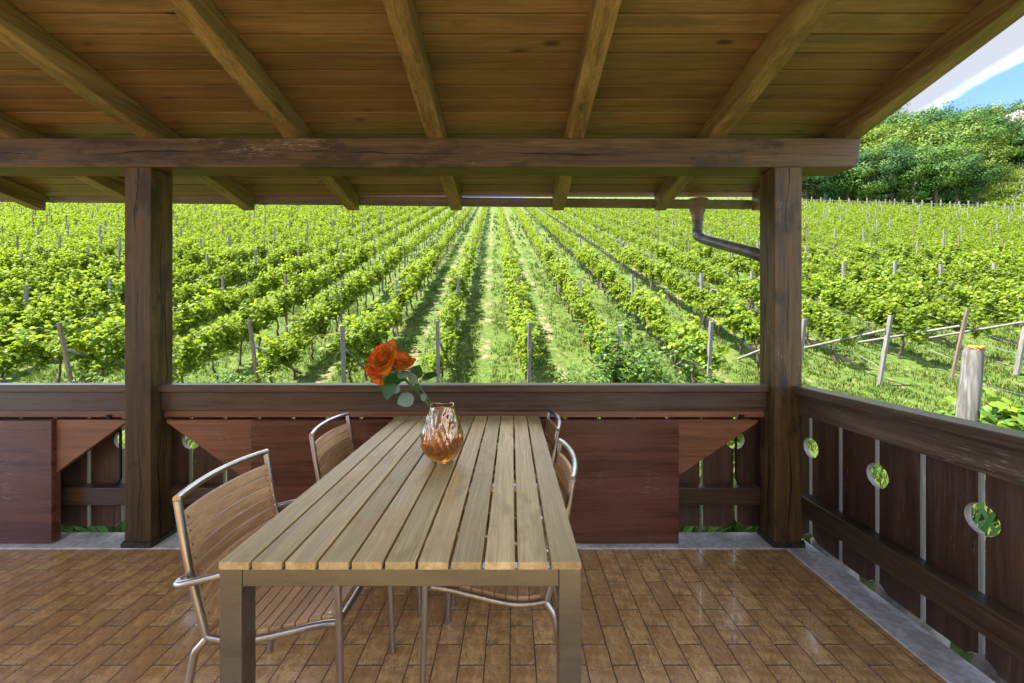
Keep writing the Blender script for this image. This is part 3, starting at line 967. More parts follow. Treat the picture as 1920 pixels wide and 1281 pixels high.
def rose_head(rad, seed, npet=30, openness=1.0):
    """spiral of cupped petals about +z, base at the origin"""
    rg = random.Random(seed)
    V, Fs, tip, edge = [], [], [], []
    for i in range(npet):
        f = i / (npet - 1)
        ang = i * 2.39996 + rg.uniform(-.2, .2)
        h = rad * (0.78 + 0.42 * f) * rg.uniform(.92, 1.06)
        phi = R(2 + 62 * openness * f ** 1.25 + rg.uniform(-4, 4))
        wa = (1.5 - 0.72 * f) * rg.uniform(.9, 1.1)
        r0 = 0.02 * rad + 0.16 * rad * f
        na, nb = 8, 8
        base = len(V)
        curl = R(55) * f * rg.uniform(.6, 1.3)
        ph = rg.uniform(0, 6)
        for ib in range(nb + 1):
            for ia in range(na + 1):
                a = -1 + 2 * ia / na
                bm = 1 - .28 * a * a + 0.03 * math.sin(6 * a + ph)
                b = ib / nb * bm
                rr, z = r0 * 0.6, 0.0
                st = 10
                for q in range(st):
                    bb = (q + .5) / st * b
                    pa = phi * (1.5 - .75 * bb) + curl * max(0, bb - .68) / .32
                    if f < .5: pa -= R(22) * (1 - f * 2) * max(0, bb - .5) * 1.2
                    rr += math.sin(pa) * h * b / st + (0.30 * rad * f * (1 - bb) * b / st)
                    z += math.cos(pa) * h * b / st
                wb = wa * (math.sin(math.pi * min(1, .12 + .62 * b)) ** .7)
                th = ang + a * wb
                rr *= 1 + .05 * math.sin(5 * a + ph) * b
                V.append((rr * math.cos(th), rr * math.sin(th), z * (1 - .10 * f)))
                tip.append(b); edge.append(max(ib / nb, abs(a) * .97))
        for ib in range(nb):
            for ia in range(na):
                q = base + ib * (na + 1) + ia
                Fs.append((q, q + na + 1, q + na + 2, q + 1))
    return np_mesh('blossom', np.array(V), np.array(Fs), True, {'tip': np.array(tip), 'edge': np.array(edge)})


LEAF_OUT = [(0, 0), (.20, .06), (.36, .24), (.42, .46), (.34, .70), (.18, .88), (0, 1.0), (-.18, .88), (-.34, .70), (-.42, .46), (-.36, .24), (-.20, .06)]
def rose_leaf(mb, base, tipv, nrm, width=1.0, fold=.12, droop=.1):
    base, tipv = Vector(base), Vector(tipv)
    d = tipv - base; L = d.length; d.normalize()
    nrm = Vector(nrm); nrm = (nrm - d * nrm.dot(d)).normalized()
    s = d.cross(nrm)
    def pt(x, y):
        return base + d * (y * L) + s * (x * L * width) + nrm * (L * (fold * abs(x) * 2 - droop * y * y * 1.0 + .02 * math.sin(9 * y)))
    mid = [pt(0, y) for y in (0, .06, .24, .46, .70, .88, 1.0)]
    rt = [pt(*LEAF_OUT[i]) for i in range(7)]
    lf = [pt(*LEAF_OUT[-i if i else 0]) for i in range(7)]
    vs = mid + rt + lf
    fs = []
    for i in range(6):
        fs.append((i, 7 + i, 7 + i + 1, i + 1)); fs.append((i + 1, 14 + i + 1, 14 + i, i))
    mb.add(vs, fs, 0, True)


def rose(label, head_c, axis, rad, seed, stem_pts, leaves, npet=30, openness=1.0):
    t = empty('rose', VB + Vector((0, 0, .012)))
    O = t.location
    tag(t, label, 'rose', 'roses in the amber vase')
    m = MB(); sp = smooth_path(stem_pts, 6)
    m.tube(sp, [0.0026 + 0.0012 * (i / len(sp)) for i in range(len(sp))], 8); m.build('stem', M['rosestem'], t, off=O)
    for (b, tp, nr, w) in leaves:
        m = MB(); rose_leaf(m, b, tp, nr, w); m.build('leaf', M['roseleaf'], t, off=O)
    ax = Vector(axis).normalized()
    me = rose_head(rad, seed, npet, openness)
    o = link_mesh('blossom', me, M['petal'], t)
    q = ax.to_track_quat('Z', 'Y')
    o.rotation_mode = 'QUATERNION'; o.rotation_quaternion = q
    o.location = Vector(head_c) - ax * rad * 0.55 - O
    # green sepals under the flower
    m = MB()
    for k in range(5):
        a = k * 2 * math.pi / 5
        e = q @ Vector((math.cos(a), math.sin(a), 0))
        b0 = Vector(head_c) - ax * rad * 0.58
        rose_leaf(m, b0, b0 + (e * .8 - ax * 0.25) * rad * .5, ax, .35)
    m.build('sepal', M['roseleaf'], t, off=O)
    return t


YV = 1.57
rim = P(806, 766, 1.60)
bot = VB + Vector((0.045, 0.01, .02))
hA = P(712, 668, YV - .03); hB = P(752, 680, YV + .035)
def lf(b, tp, nr, w=1.0, yb=YV, yt=YV - .02):
    return (P(*b, yb), P(*tp, yt), nr, w)
rose('large orange rose facing left with its outer petals drooping', hA, (-.42, -.74, .50), 0.058, 3,
     [bot, rim, P(770, 720, YV), P(738, 690, YV), hA + Vector((.03, .035, -.03))],
     [lf((738, 708), (722, 750), (-.3, -.8, .5), .95), lf((762, 712), (724, 706), (.2, -.5, .8), .95), lf((775, 742), (745, 757), (0, .9, -.4), 1.15),
      lf((745, 700), (772, 704), (-.2, .6, -.7), .9), lf((747, 722), (739, 739), (-.3, .9, -.1), .9), lf((752, 712), (742, 722), (0, -.6, .8), .9)], 34, 1.05)
rose('smaller orange red rose turned away, behind the large rose', hB, (.22, -.35, .85), 0.060, 9,
     [bot + Vector((.01, .02, 0)), rim + Vector((.012, .01, 0)), P(785, 722, YV + .02), P(772, 700, YV + .03), hB + Vector((.006, -.002, -.035))],
     [lf((776, 722), (770, 696), (.3, .9, -.2), .9), lf((778, 708), (786, 685), (.1, -.9, .3), 1.1), lf((790, 712), (820, 702), (.1, -.5, .85), .95),
      lf((783, 736), (779, 720), (.5, -.8, .2), .8), lf((789, 740), (799, 752), (.4, .9, -.2), .9)], 26, .62)
rose('drooping orange rose hanging low below the large one', P(703, 700, YV - .02), (-.45, -.55, -.45), 0.052, 21,
     [bot + Vector((-.004, .012, 0)), rim + Vector((.004, .008, .0)), P(768, 722, YV + .012), P(737, 692, YV + .02), P(722, 688, YV + .01)], [], 22, .6)

# ------------------------------------------------------------------ leaf clouds (numpy)
def rot_frames(nrm, rs):
    """orthonormal frames with z along nrm and a random twist"""
    n = nrm / np.linalg.norm(nrm, axis=1, keepdims=True)
    ref = rs.normal(size=n.shape)
    a = ref - n * (ref * n).sum(1, keepdims=True)
    a /= np.linalg.norm(a, axis=1, keepdims=True)
    b = np.cross(n, a)
    return a, b, n


VINE_T = np.array([(0, .42, .10), (0, .02, 0), (.30, -.14, -.05), (.40, .16, 0), (.60, .40, -.10), (.34, .56, 0), (.30, .86, -.06), (0, 1.0, -.16),
                   (-.30, .86, -.06), (-.34, .56, 0), (-.60, .40, -.10), (-.40, .16, 0), (-.30, -.14, -.05)], dtype=float)
VINE_F = np.array([(0, i, i + 1) for i in range(1, 12)] + [(0, 12, 1)])
OVAL_T = np.array([(0, .5, .06), (0, 0, 0), (.26, .22, -.03), (.32, .52, -.03), (.18, .82, -.06), (0, 1.0, -.12), (-.18, .82, -.06), (-.32, .52, -.03), (-.26, .22, -.03)], dtype=float)
OVAL_F = np.array([(0, i, i + 1) for i in range(1, 8)] + [(0, 8, 1)])
RHOM_T = np.array([(0, 0, 0), (.42, .45, .06), (0, 1.0, -.08), (-.42, .45, .06)], dtype=float)
RHOM_F = np.array([(0, 1, 2), (0, 2, 3)])


def leaf_cloud(pos, nrm, size, rs, T, Ff):
    a, b, n = rot_frames(nrm, rs)
    t = T[None, :, :] * size[:, None, None]
    V = pos[:, None, :] + t[:, :, 0:1] * a[:, None, :] + (t[:, :, 1:2] - .4 * size[:, None, None]) * b[:, None, :] + t[:, :, 2:3] * n[:, None, :]
    k = len(T)
    FF = Ff[None, :, :] + (np.arange(len(pos)) * k)[:, None, None]
    return V.reshape(-1, 3), FF.reshape(-1, Ff.shape[1])


def vine_points(rs, nshoot, per, length=1.12):
    """leaf positions along the upright and drooping shoots of one vine trained along local y"""
    P_, N_ = [], []
    for s in range(nshoot):
        y0 = rs.uniform(-length / 2, length / 2)
        x0 = rs.normal() * .05
        z0 = .62 + rs.uniform(-.06, .10)
        top = rs.uniform(.5, .92) if rs.random() > .2 else rs.uniform(.15, .4)
        lx, ly = rs.normal() * .125, rs.normal() * .2
        droop = rs.uniform(0, .35) if rs.random() < .3 else 0
        u = np.sort(rs.random(per)) ** .8
        px = x0 + lx * u * (1 + .9 * droop * u) + rs.normal(size=per) * .055
        py = y0 + ly * u + rs.normal(size=per) * .055
        pz = z0 + top * u - droop * u ** 3 + rs.normal(size=per) * .04
        P_.append(np.stack([px, py, pz], 1))
        nn = np.stack([rs.normal(size=per) * .7 + np.sign(px) * .25 - .25, rs.normal(size=per) * .7, .55 + rs.random(per) * .8], 1)
        N_.append(nn)
    return np.concatenate(P_), np.concatenate(N_)


SLOPE = 0.364
def vine_mesh(seed, nshoot=23, per=25, size=(.06, .112)):
    rs = np.random.RandomState(seed)
    p, nn = vine_points(rs, nshoot, per)
    p[:, 2] += SLOPE * p[:, 1]
    sz = rs.uniform(size[0], size[1], len(p))
    V, Ff = leaf_cloud(p, nn, sz, rs, VINE_T, VINE_F)
    return np_mesh('foliage', V, Ff)


def vine_trunk(seed):
    rg = random.Random(seed)
    m = MB()
    pts = [Vector((0, 0, -.05))]
    x = y = 0
    for k in range(1, 7):
        x += rg.uniform(-.03, .03); y += rg.uniform(-.05, .05)
        pts.append(Vector((x, y, .105 * k)))
    m.tube(smooth_path(pts, 3), [.034 - .0009 * i for i in range(19)], 7)
    e = pts[-1]
    for s in (-1, 1):
        L = rg.uniform(.3, .48)
        q = [e, e + Vector((rg.uniform(-.03, .03), s * L * .35, .05 + SLOPE * s * L * .35)), e + Vector((rg.uniform(-.04, .04), s * L, .07 + SLOPE * s * L))]
        m.tube(smooth_path(q, 4), [.02 - .0013 * i for i in range(9)], 6)
    for k in range(6):
        yy = rg.uniform(-.45, .45)
        b = Vector((e.x, e.y + yy * .8, e.z + .05 + SLOPE * yy * .8))
        m.tube([b, b + Vector((rg.uniform(-.08, .08), rg.uniform(-.06, .06), rg.uniform(.25, .5)))], [.005, .003], 4)
    me_o = m.build('trunk', M['bark'])
    me = me_o.data
    bpy.data.objects.remove(me_o)
    return me


ORD = ['first', 'second', 'third', 'fourth', 'fifth', 'sixth', 'seventh', 'eighth', 'ninth', 'tenth', 'eleventh', 'twelfth', 'thirteenth', 'fourteenth',
       'fifteenth', 'sixteenth', 'seventeenth', 'eighteenth', 'nineteenth', 'twentieth']
def ordn(i):
    if i < 20: return ORD[i]
    n = i + 1
    suf = 'th' if 10 < n % 100 < 20 else {1: 'st', 2: 'nd', 3: 'rd'}.get(n % 10, 'th')
    return f'{n}{suf}'


# rows: x at y = 8.9 and y of the end post; index 0 is the first row right of the grassy centre lane
rowx = {0: .36, 1: 2.36, 2: 4.33, 3: 6.6, 4: 8.84, 5: 10.93, -1: -1.66, -2: -3.54, -3: -5.36, -4: -7.2, -5: -9.05}
for k in range(6, 60): rowx[k] = rowx[k - 1] + 2.0
for k in range(-6, -60, -1): rowx[k] = rowx[k + 1] - 1.95
def row_end(k):
    if k >= 3: return 8.9 + (rowx[k] - 4.33) * .148
    return {0: 8.72, 1: 8.8, 2: 8.85, -1: 9.05, -2: 8.36, -3: 8.45, -4: 8.3, -5: 8.25}.get(k, 8.2)
def row_pt(k, y):
    return rowx[k] - .0455 * (y - 8.9), y
def in_view(x, y, z, mu=70):
    u = U0 + x * F / y; v = V0 - (z - H) * F / y
    return -mu < u < 1920 + mu and v > 330
def field(x, y):
    return y < 71 and x + y < 112.5
def rowname(k):
    return f'{ordn(k)} row right' if k >= 0 else f'{ordn(-k - 1)} row left'


rs0 = np.random.RandomState(77)
vines, posts, side_vines, side_posts = [], [], [], []
for k in rowx:
    ye = row_end(k)
    y = ye + (1.25 if k >= 3 else .55); i = 0
    while y < 71:
        x, _ = row_pt(k, y)
        if field(x, y) and in_view(x, y, gz(x, y) + 1.0, 330):
            (vines if in_view(x, y, gz(x, y) + 1.0) else side_vines).append((y, k, i, x))
        i += 1
        y += .92 + rs0.uniform(-.06, .06)
    y = ye; i = 0
    while y < 72:
        x, _ = row_pt(k, y)
        if field(x, y) and in_view(x, y, gz(x, y) + 1.5, 330):
            (posts if in_view(x, y, gz(x, y) + 1.5, 20) else side_posts).append((y, k, i, x))
        i += 1
        y += 4.6 + rs0.uniform(-.5, .5)
vines.sort(); posts.sort()
NV, NP_ = 295, 220
VM = [vine_mesh(100 + s) for s in range(10)]
for me in VM: me.materials.append(M['vine'])
TM = [vine_trunk(40 + s) for s in range(6)]
rg = random.Random(11)
for n, (y, k, i, x) in enumerate(vines[:NV]):
    z = gz(x, y)
    t = empty('grape_vine', (x, y, z - .02), R(2.6) + rg.uniform(-.05, .05))
    s = rg.uniform(.92, 1.12)
    t.scale = (s * rg.uniform(.9, 1.15), s, s * rg.uniform(.92, 1.1))
    tag(t, f'leafy green grapevine, {ordn(i)} from the near end of the {rowname(k)} of centre', 'grapevine', 'grapevines in the trellis rows')
    f = bpy.data.objects.new('foliage', VM[rg.randrange(10)]); COL.objects.link(f); f.parent = t
    f = bpy.data.objects.new('trunk', TM[rg.randrange(6)]); COL.objects.link(f); f.parent = t
# the many vines further up the slope
rs = np.random.RandomState(5)
AV, AF, TVs = [], [], 0
tm = MB()
vcount = 0
for (y, k, i, x) in vines[NV:] + side_vines:
    d = y
    ns, per, szr = (17, 17, (.075, .125)) if d < 32 else ((12, 13, (.10, .165)) if d < 48 else (9, 10, (.13, .21)))
    p, nn = vine_points(rs, ns, per)
    p[:, 2] += SLOPE * p[:, 1]
    s = rs.uniform(.9, 1.12)
    p *= s
    p += np.array([x, y, gz(x, y)])
    V, Ff = leaf_cloud(p, nn, rs.uniform(szr[0], szr[1], len(p)), rs, RHOM_T, RHOM_F)
    AV.append(V); AF.append(Ff + vcount); vcount += len(V)
    if d < 42:
        zb = gz(x, y)
        tm.tube([(x, y, zb - .05), (x + rg.uniform(-.05, .05), y + rg.uniform(-.05, .05), zb + .35), (x + rg.uniform(-.05, .05), y, zb + .7)], [.03, .025, .02], 4, caps=False)
fv = link_mesh('far_vines', np_mesh('far_vines', np.concatenate(AV), np.concatenate(AF)), M['vine'])
tag(fv, kind='stuff')
tag(tm.build('far_vine_trunks', M['bark']), kind='stuff')


def post_mesh(h, w, seed, mat, end=False):
    m = MB()
    rg_ = random.Random(seed)
    m.box(-w / 2, w / 2, -w / 2, w / 2, -.3, h)
    o = m.build('post', M[mat], None, 0.006); me = o.data
    o2 = o
    return o


proto = [post_mesh(1.72, .075, 1, 'vpost'), post_mesh(1.78, .06, 2, 'vpost_w'), post_mesh(1.75, .085, 3, 'vpost')]
for o in proto: COL.objects.unlink(o)
far_p = MB()
for n, (y, k, i, x) in enumerate(posts + side_posts):
    z = gz(x, y)
    if n < min(NP_, len(posts)):
        pr = proto[0] if i == 0 and k in (0, -1, -2, -4, 2, 3) else rg.choice(proto)
        if i == 0 and k == 4: pr = proto[0]
        if i == 0 and k == 5: pr = proto[1]
        o = pr.copy(); COL.objects.link(o)
        o.name = 'trellis_post'
        sc = rg.uniform(.94, 1.08)
        tilt = (R(rg.uniform(-2, 2)), R(rg.uniform(-2, 2)))
        if i == 0:
            sc = 1.0
            lean = {4: 5, 5: 7, 3: 3, -5: -6, -3: -4, 6: 5, 7: 5}.get(k, 0)
            tilt = (R(5), R(lean))
        o.scale = (1, 1, sc)
        o.rotation_euler = (tilt[0], tilt[1], rg.uniform(-.3, .3))
        o.location = (x + (.05 if i else 0), y, z)
        what = ('end post' if i == 0 else 'post')
        lab = f'pale trellis {what} at the near end of the {rowname(k)} of centre' if i == 0 else \
              f'thin trellis post, {ordn(i)} from the near end post of the {rowname(k)} of centre'
        tag(o, lab, 'post', 'trellis posts in the vineyard')
    else:
        w = .035
        h = rg.uniform(1.6, 1.85)
        far_p.box(x - w, x + w, y - w, y + w, z - .1, z + h)
tag(far_p.build('far_trellis_posts', M['vpost']), kind='stuff')

# braces from the end posts down into the row
for k in (-5, -3, -2, -1, 0, 1, 2, 3, 4, 5, 6):
    ye = row_end(k); x, _ = row_pt(k, ye)
    L = {4: 2.0, 5: 2.2, 6: 2.1}.get(k, 1.7)
    x2, y2 = row_pt(k, ye + L)
    hz = 1.35 if k >= 3 else 1.2
    lean = R({4: 5, 5: 7, 3: 3, -5: -6, -3: -4, 6: 5}.get(k, 0))
    side_ = -.16 if k >= 3 else 0.0
    a = Vector((x + math.tan(lean) * hz + (.055 if k < 3 else -.05), ye - math.tan(R(5)) * hz + .03, gz(x, ye) + hz)); b = Vector((x2 + .03 + side_ * 2, y2, gz(x2, y2) + .05))
    m = MB(); m.tube([a, b], [.032, .036], 7)
    tag(m.build('brace', M['vpost']), f'slanting wooden brace behind the end post of the {rowname(k)} of centre', 'brace', 'braces of the trellis end posts')
# wires and drip hoses
for k in range(-6, 10):
    for hgt, nm, mat, rad in ((.75, 'trellis_wire', 'wire', .0018), (1.45, 'trellis_wire', 'wire', .0018), (.5, 'drip_hose', 'hose', .0065)):
        if nm == 'drip_hose' and k < 0: continue
        pts = []
        y = row_end(k)
        while y < 34:
            x, _ = row_pt(k, y)
            sag = .05 * math.sin(y * 2.1 + k) if nm == 'drip_hose' else .012 * math.sin(y * 1.3 + k)
            pts.append((x + .045, y, gz(x, y) + hgt + sag)); y += .75
        m = MB(); m.tube(pts, rad, 5)
        lab = {'trellis_wire': f'{"upper" if hgt > 1 else "lower"} trellis wire along the {rowname(k)} of centre',
               'drip_hose': f'grey drip hose sagging along the {rowname(k)} of centre'}[nm]
        tag(m.build(nm, M[mat]), lab, 'wire' if nm == 'trellis_wire' else 'hose', 'wires and hoses of the trellis rows')

# thick old post by the side railing with a lichen cap
pb_ = P(1803, 790, 3.45); pt_ = P(1826, 652, 3.45)
op = empty('weathered_post', (pb_.x - .03, 3.45, gz(pb_.x, 3.45)))
tag(op, 'thick grey round wooden post with orange lichen top beside the side railing', 'post')
m = MB(); O = op.location
base = Vector((pb_.x - .05, 3.45, gz(pb_.x, 3.45) - .1))
pts = [base + (pt_ - base) * t for t in (0, .2, .4, .6, .8, .96, 1.0)]
m.tube(pts, [.080, .077, .076, .072, .069, .065, .058], 18)
t_ = NT('old_post_wood')
co = t_.coords('Object')
w1 = t_.noise(t_.mapping(co, (40, 40, 1.6)), 1.0, 5, .6); w2 = t_.noise(co, 3.0, 3)
c_ = t_.mix(t_.smooth(w1, .35, .65), (.085, .08, .07), (.21, .20, .185))
c_ = t_.mix(t_.smooth(w2, .5, .7, 0, .5), c_, (.14, .115, .085))
m.build('shaft', t_.done(t_.principled(c_, .9, 0, t_.bump(w1, .5, .006), .2)), op, off=O)
m = MB(); rg2 = random.Random(3)
for _ in range(130):
    a = rg2.uniform(0, 6.28); q = rg2.random() ** .5 * .058
    c = pts[-1] + Vector((q * math.cos(a), q * math.sin(a), rg2.uniform(-.03, .010) if q > .03 else rg2.uniform(-.004, .012)))
    s = rg2.uniform(.007, .015)
    vs = [c + Vector((sx * s, sy * s, 0)) for sx, sy in ((1, 0), (0, 1), (-1, 0), (0, -1))] + [c + Vector((0, 0, s)), c - Vector((0, 0, s))]
    m.add(vs, [(0, 1, 4), (1, 2, 4), (2, 3, 4), (3, 0, 4), (1, 0, 5), (2, 1, 5), (3, 2, 5), (0, 3, 5)], 0, True)
m.build('lichen_cap', simple('orange_lichen', (.34, .15, .025), .95, 0, 60, .5), op, off=O)
m = MB()
wp = pts[4] + Vector((.02, -.075, 0.02))
m.tube([wp, wp + Vector((.6, .25, -.12)), wp + Vector((2.2, .7, -.5))], .003, 5)
tag(m.build('loose_wire', M['wire']), 'loose wire running right from the thick weathered post', 'wire')


# ------------------------------------------------------------------ shrubs, creeper, lilies, stones beside the terrace
def shrub(name, label, cat, loc, hgt, wid, nst, nlf, lsz, mat, seed, T=OVAL_T, Fo=OVAL_F, lean=0.0):
    rs = np.random.RandomState(seed)
    t = empty(name, loc); tag(t, label, cat, 'shrubs and plants beside the terrace')
    m = MB(); LP, LN = [], []
    for s in range(nst):
        a = rs.uniform(0, 2 * math.pi); q = rs.uniform(.15, 1) * wid / 2
        hh = hgt * rs.uniform(.6, 1.0)
        tip = Vector((q * math.cos(a) + lean * hh, q * math.sin(a), hh))
        b = Vector((rs.normal() * .06, rs.normal() * .06, -.05))
        c = b + (tip - b) * .5 + Vector((rs.normal() * .08, rs.normal() * .08, .08))
        pp = smooth_path([b, c, tip], 5)
        m.tube(pp, [.009 - .0006 * i for i in range(len(pp))], 5)
        nb = 3
        segs = [(pp, nlf // nst)]
        for _ in range(nb):
            i = rs.randint(3, len(pp) - 1)
            e = pp[i] + Vector((rs.normal() * .18 * wid, rs.normal() * .18 * wid, rs.uniform(.08, .3) * hgt))
            m.tube([pp[i], (pp[i] + e) / 2 + Vector((0, 0, .02)), e], [.005, .004, .003], 4)
            segs.append(([pp[i], (pp[i] + e) / 2, e], nlf // nst // 2))
        for path, n in segs:
            for _ in range(n):
                u = rs.uniform(.25, 1.0) * (len(path) - 1)
                i = min(int(u), len(path) - 2); f = u - i
                p = path[i] * (1 - f) + path[i + 1] * f
                LP.append((p.x + rs.normal() * .045, p.y + rs.normal() * .045, p.z + rs.normal() * .04))
                LN.append((rs.normal() * .6, rs.normal() * .6 - .2, .5 + rs.random()))
    m.build('stem', M['bark'], t)
    V, Ff = leaf_cloud(np.array(LP), np.array(LN), rs.uniform(lsz[0], lsz[1], len(LP)), rs, T, Fo)
    link_mesh('foliage', np_mesh('foliage', V, Ff), M[mat], t)
    return t


def at(u, y): 
    x = (u - U0) * y / F
    return (x, y, gz(x, y))
shrub('shrub', 'twiggy green shrub with many thin stems right of the table, beyond the railing', 'shrub', at(1205, 5.6), 1.55, 1.7, 30, 1500, (.05, .085), 'shrub', 1)
shrub('shrub', 'tall thin shoot with darker leaves rising at the left of the twiggy shrub', 'shrub', at(1165, 5.9), 1.85, .45, 7, 260, (.07, .11), 'shrub', 2)
shrub('shrub', 'low broad-leaved shrub just left of the right post, beyond the railing', 'shrub', at(1345, 5.0), 1.0, 1.2, 14, 500, (.08, .13), 'bigleaf', 3)
shrub('shrub', 'small leafy bush low behind the railing under the first end post', 'shrub', at(1085, 6.3), .95, 1.0, 12, 420, (.045, .08), 'shrub', 4)
shrub('shrub', 'low green bush behind the railing just right of the left post', 'shrub', at(395, 7.0), .85, 1.3, 14, 520, (.05, .09), 'shrub', 6)
shrub('shrub', 'low sprawling weeds behind the railing at the far left edge', 'shrub', at(110, 6.6), .8, 1.6, 14, 500, (.06, .11), 'bigleaf', 7)
shrub('creeper', 'bright big-leaved creeper beyond the side railing at the right edge', 'creeper', (4.25, 3.2, gz(4.25, 3.2)), 1.0, .85, 14, 330, (.09, .14), 'bigleaf', 8, VINE_T, VINE_F)
shrub('creeper', 'low vine leaves spilling over beside the thick weathered post', 'creeper', (5.0, 4.0, gz(5.0, 4.0)), .75, 1.2, 12, 300, (.08, .12), 'bigleaf', 12, VINE_T, VINE_F)


def lily(label, loc, n, L, seed):
    t = empty('strap_leaved_plant', loc); tag(t, label, 'plant', 'shrubs and plants beside the terrace')
    rs = np.random.RandomState(seed); m = MB()
    for i in range(n):
        a = rs.uniform(0, 6.28); l = L * rs.uniform(.6, 1.1); w = rs.uniform(.012, .026); up = rs.uniform(.5, 1.0)
        d = Vector((math.cos(a), math.sin(a), 0)); s = Vector((-d.y, d.x, 0))
        vs = []
        b = d * rs.uniform(0, .07)
        for k in range(7):
            u = k / 6
            p = b + d * (l * (1 - up * .6) * u) + Vector((0, 0, l * up * (u - .45 * u * u * (1.4 - up))))
            ww = w * (1 - u ** 2.2) + .001
            vs += [p - s * ww, p - Vector((0, 0, ww * .4)), p + s * ww]
        fs = []
        for k in range(6):
            fs += [(3 * k, 3 * k + 1, 3 * k + 4, 3 * k + 3), (3 * k + 1, 3 * k + 2, 3 * k + 5, 3 * k + 4)]
        m.add(vs, fs, 0, True)
    m.build('leaf_tuft', M['lily'], t)
    return t


lily('green strap-leaved plant outside the nearest round hole of the side railing', (2.75, 1.95, -.42), 70, 1.15, 1)
lily('green strap-leaved plant outside the middle round hole of the side railing', (2.75, 2.55, -.42), 70, 1.15, 2)
lily('green strap-leaved plant outside the round hole closest to the right post', (2.7, 3.2, -.42), 60, 1.05, 3)
lily('strap-leaved plant behind the railing beside the right post', (1.25, 3.0, -.42), 60, .75, 4)
lily('strap-leaved plant behind the railing gap right of the left post', (-2.2, 3.0, -.42), 60, .75, 5)
lily('strap-leaved plant behind the railing gap left of the left post', (-2.9, 3.0, -.42), 70, .8, 6)


def stone(label, loc, s, seed):
    rs = np.random.RandomState(seed)
    m = MB(); n, k = 12, 8
    vs = []
    for i in range(k + 1):
        ph = math.pi * i / k
        for j in range(n):
            th = 2 * math.pi * j / n
            q = 1 + .16 * math.sin(3 * th + seed) * math.sin(2 * ph) + rs.uniform(-.07, .07)
            vs.append((s[0] * q * math.sin(ph) * math.cos(th), s[1] * q * math.sin(ph) * math.sin(th), s[2] * q * math.cos(ph)))
    m.add(vs, [(i * n + j, (i + 1) * n + j, (i + 1) * n + (j + 1) % n, i * n + (j + 1) % n) for i in range(k) for j in range(n)], 0, True)
    o = m.build('stone', M['stone']); o.location = loc
    tag(o, label, 'stone', 'stones along the outer edge of the terrace')
stone('pale rounded stone seen under the side railing near the right post', (1.94, 2.40, -.10), (.10, .13, .16), 1)
stone('grey and ochre stone under the middle notch of the side railing', (1.95, 1.95, -.09), (.11, .14, .16), 2)
stone('pale angular stone under the nearest notch of the side railing', (1.95, 1.52, -.09), (.11, .15, .16), 3)

# brush pile among the rows
bx_, by_ = -4.95, 20.7
m = MB(); rg3 = random.Random(8)
for _ in range(120):
    a = rg3.uniform(0, 3.14); l = rg3.uniform(.2, .45)
    c = Vector((bx_ + rg3.gauss(0, .22), by_ + rg3.gauss(0, .22), gz(bx_, by_) + abs(rg3.gauss(0, .14)) + .03))
    d = Vector((math.cos(a) * l, math.sin(a) * l, rg3.uniform(-.08, .12)))
    m.tube([c - d, c + d], .012, 4)
tag(m.build('brush_pile', M['twig']), 'reddish pile of cut vine twigs lying between rows left of centre', 'brush pile')

# ------------------------------------------------------------------ grass and weeds on the near slope
rs = np.random.RandomState(9)
def grass_patch(n, ymin, ymax, hmin, hmax, wmul, xmin=None, xmax=None, power=1.0):
    y = ymin + (ymax - ymin) * rs.random(n) ** power
    if xmin is None: x = (rs.random(n) * 2 - 1) * (y * 1.34)
    else: x = xmin + (xmax - xmin) * rs.random(n)
    return x, y, rs.uniform(hmin, hmax, n), wmul
GV, GF, cnt = [], [], 0
for (n, y0, y1, h0, h1, wm, xa, xb, pw) in ((30000, 8.6, 16, .04, .12, .010, None, None, 1.0), (22000, 16, 30, .06, .15, .018, None, None, 1.0), (20000, 3.0, 9.5, .04, .13, .009, 2.4, 13, 1.0),
                                            (9000, 2.9, 9, .15, .45, .012, -5.0, 2.5, 1.0), (9000, 30, 55, .14, .28, .045, None, None, 1.0)):
    x, y, h, w = grass_patch(n, y0, y1, h0, h1, wm, xa, xb, pw)
    cl = np.sin(x * 2.1 + np.sin(y * 1.3)) * np.sin(y * 1.7 + 2 * np.sin(x * .7)) + rs.normal(size=n) * .5
    lane = ((x + .0455 * (y - 8.9) - .36) / 2.0 + 40) % 1.0
    keep = (cl > -.35) & (np.abs(lane - .5) > .06 + .05 * rs.random(n))
    x, y, h = x[keep], y[keep], h[keep] * (1 + .3 * (cl[keep] > .6))
    z = ground(x, y)
    for b in range(5):
        a = rs.random(len(x)) * 6.28
        px, py = x + rs.normal(size=len(x)) * .04, y + rs.normal(size=len(x)) * .04
        lx, ly = np.cos(a), np.sin(a)
        ww = w * (.7 + .6 * rs.random(len(x)))
        hh = h * rs.uniform(.5, 1.1, len(x))
        ln = hh * rs.uniform(.2, .8, len(x))
        b0 = np.stack([px - ly * ww, py + lx * ww, z - .01], 1)
        b1 = np.stack([px + ly * ww, py - lx * ww, z - .01], 1)
        m0 = np.stack([px + lx * ln * .4 + ly * ww * .8, py + ly * ln * .4 - lx * ww * .8, z + hh * .65], 1)
        m1 = np.stack([px + lx * ln * .4 - ly * ww * .8, py + ly * ln * .4 + lx * ww * .8, z + hh * .65], 1)
        tp = np.stack([px + lx * ln, py + ly * ln, z + hh], 1)
        V = np.stack([b0, b1, m0, m1, tp], 1).reshape(-1, 3)
        i0 = np.arange(len(x)) * 5 + cnt
        GF.append(np.concatenate([np.stack([i0, i0 + 1, i0 + 2], 1), np.stack([i0, i0 + 2, i0 + 3], 1), np.stack([i0 + 3, i0 + 2, i0 + 4], 1)]))
        GV.append(V); cnt += len(V)
gr = link_mesh('grass', np_mesh('grass', np.concatenate(GV), np.concatenate(GF)), M['grass'])
tag(gr, kind='stuff')

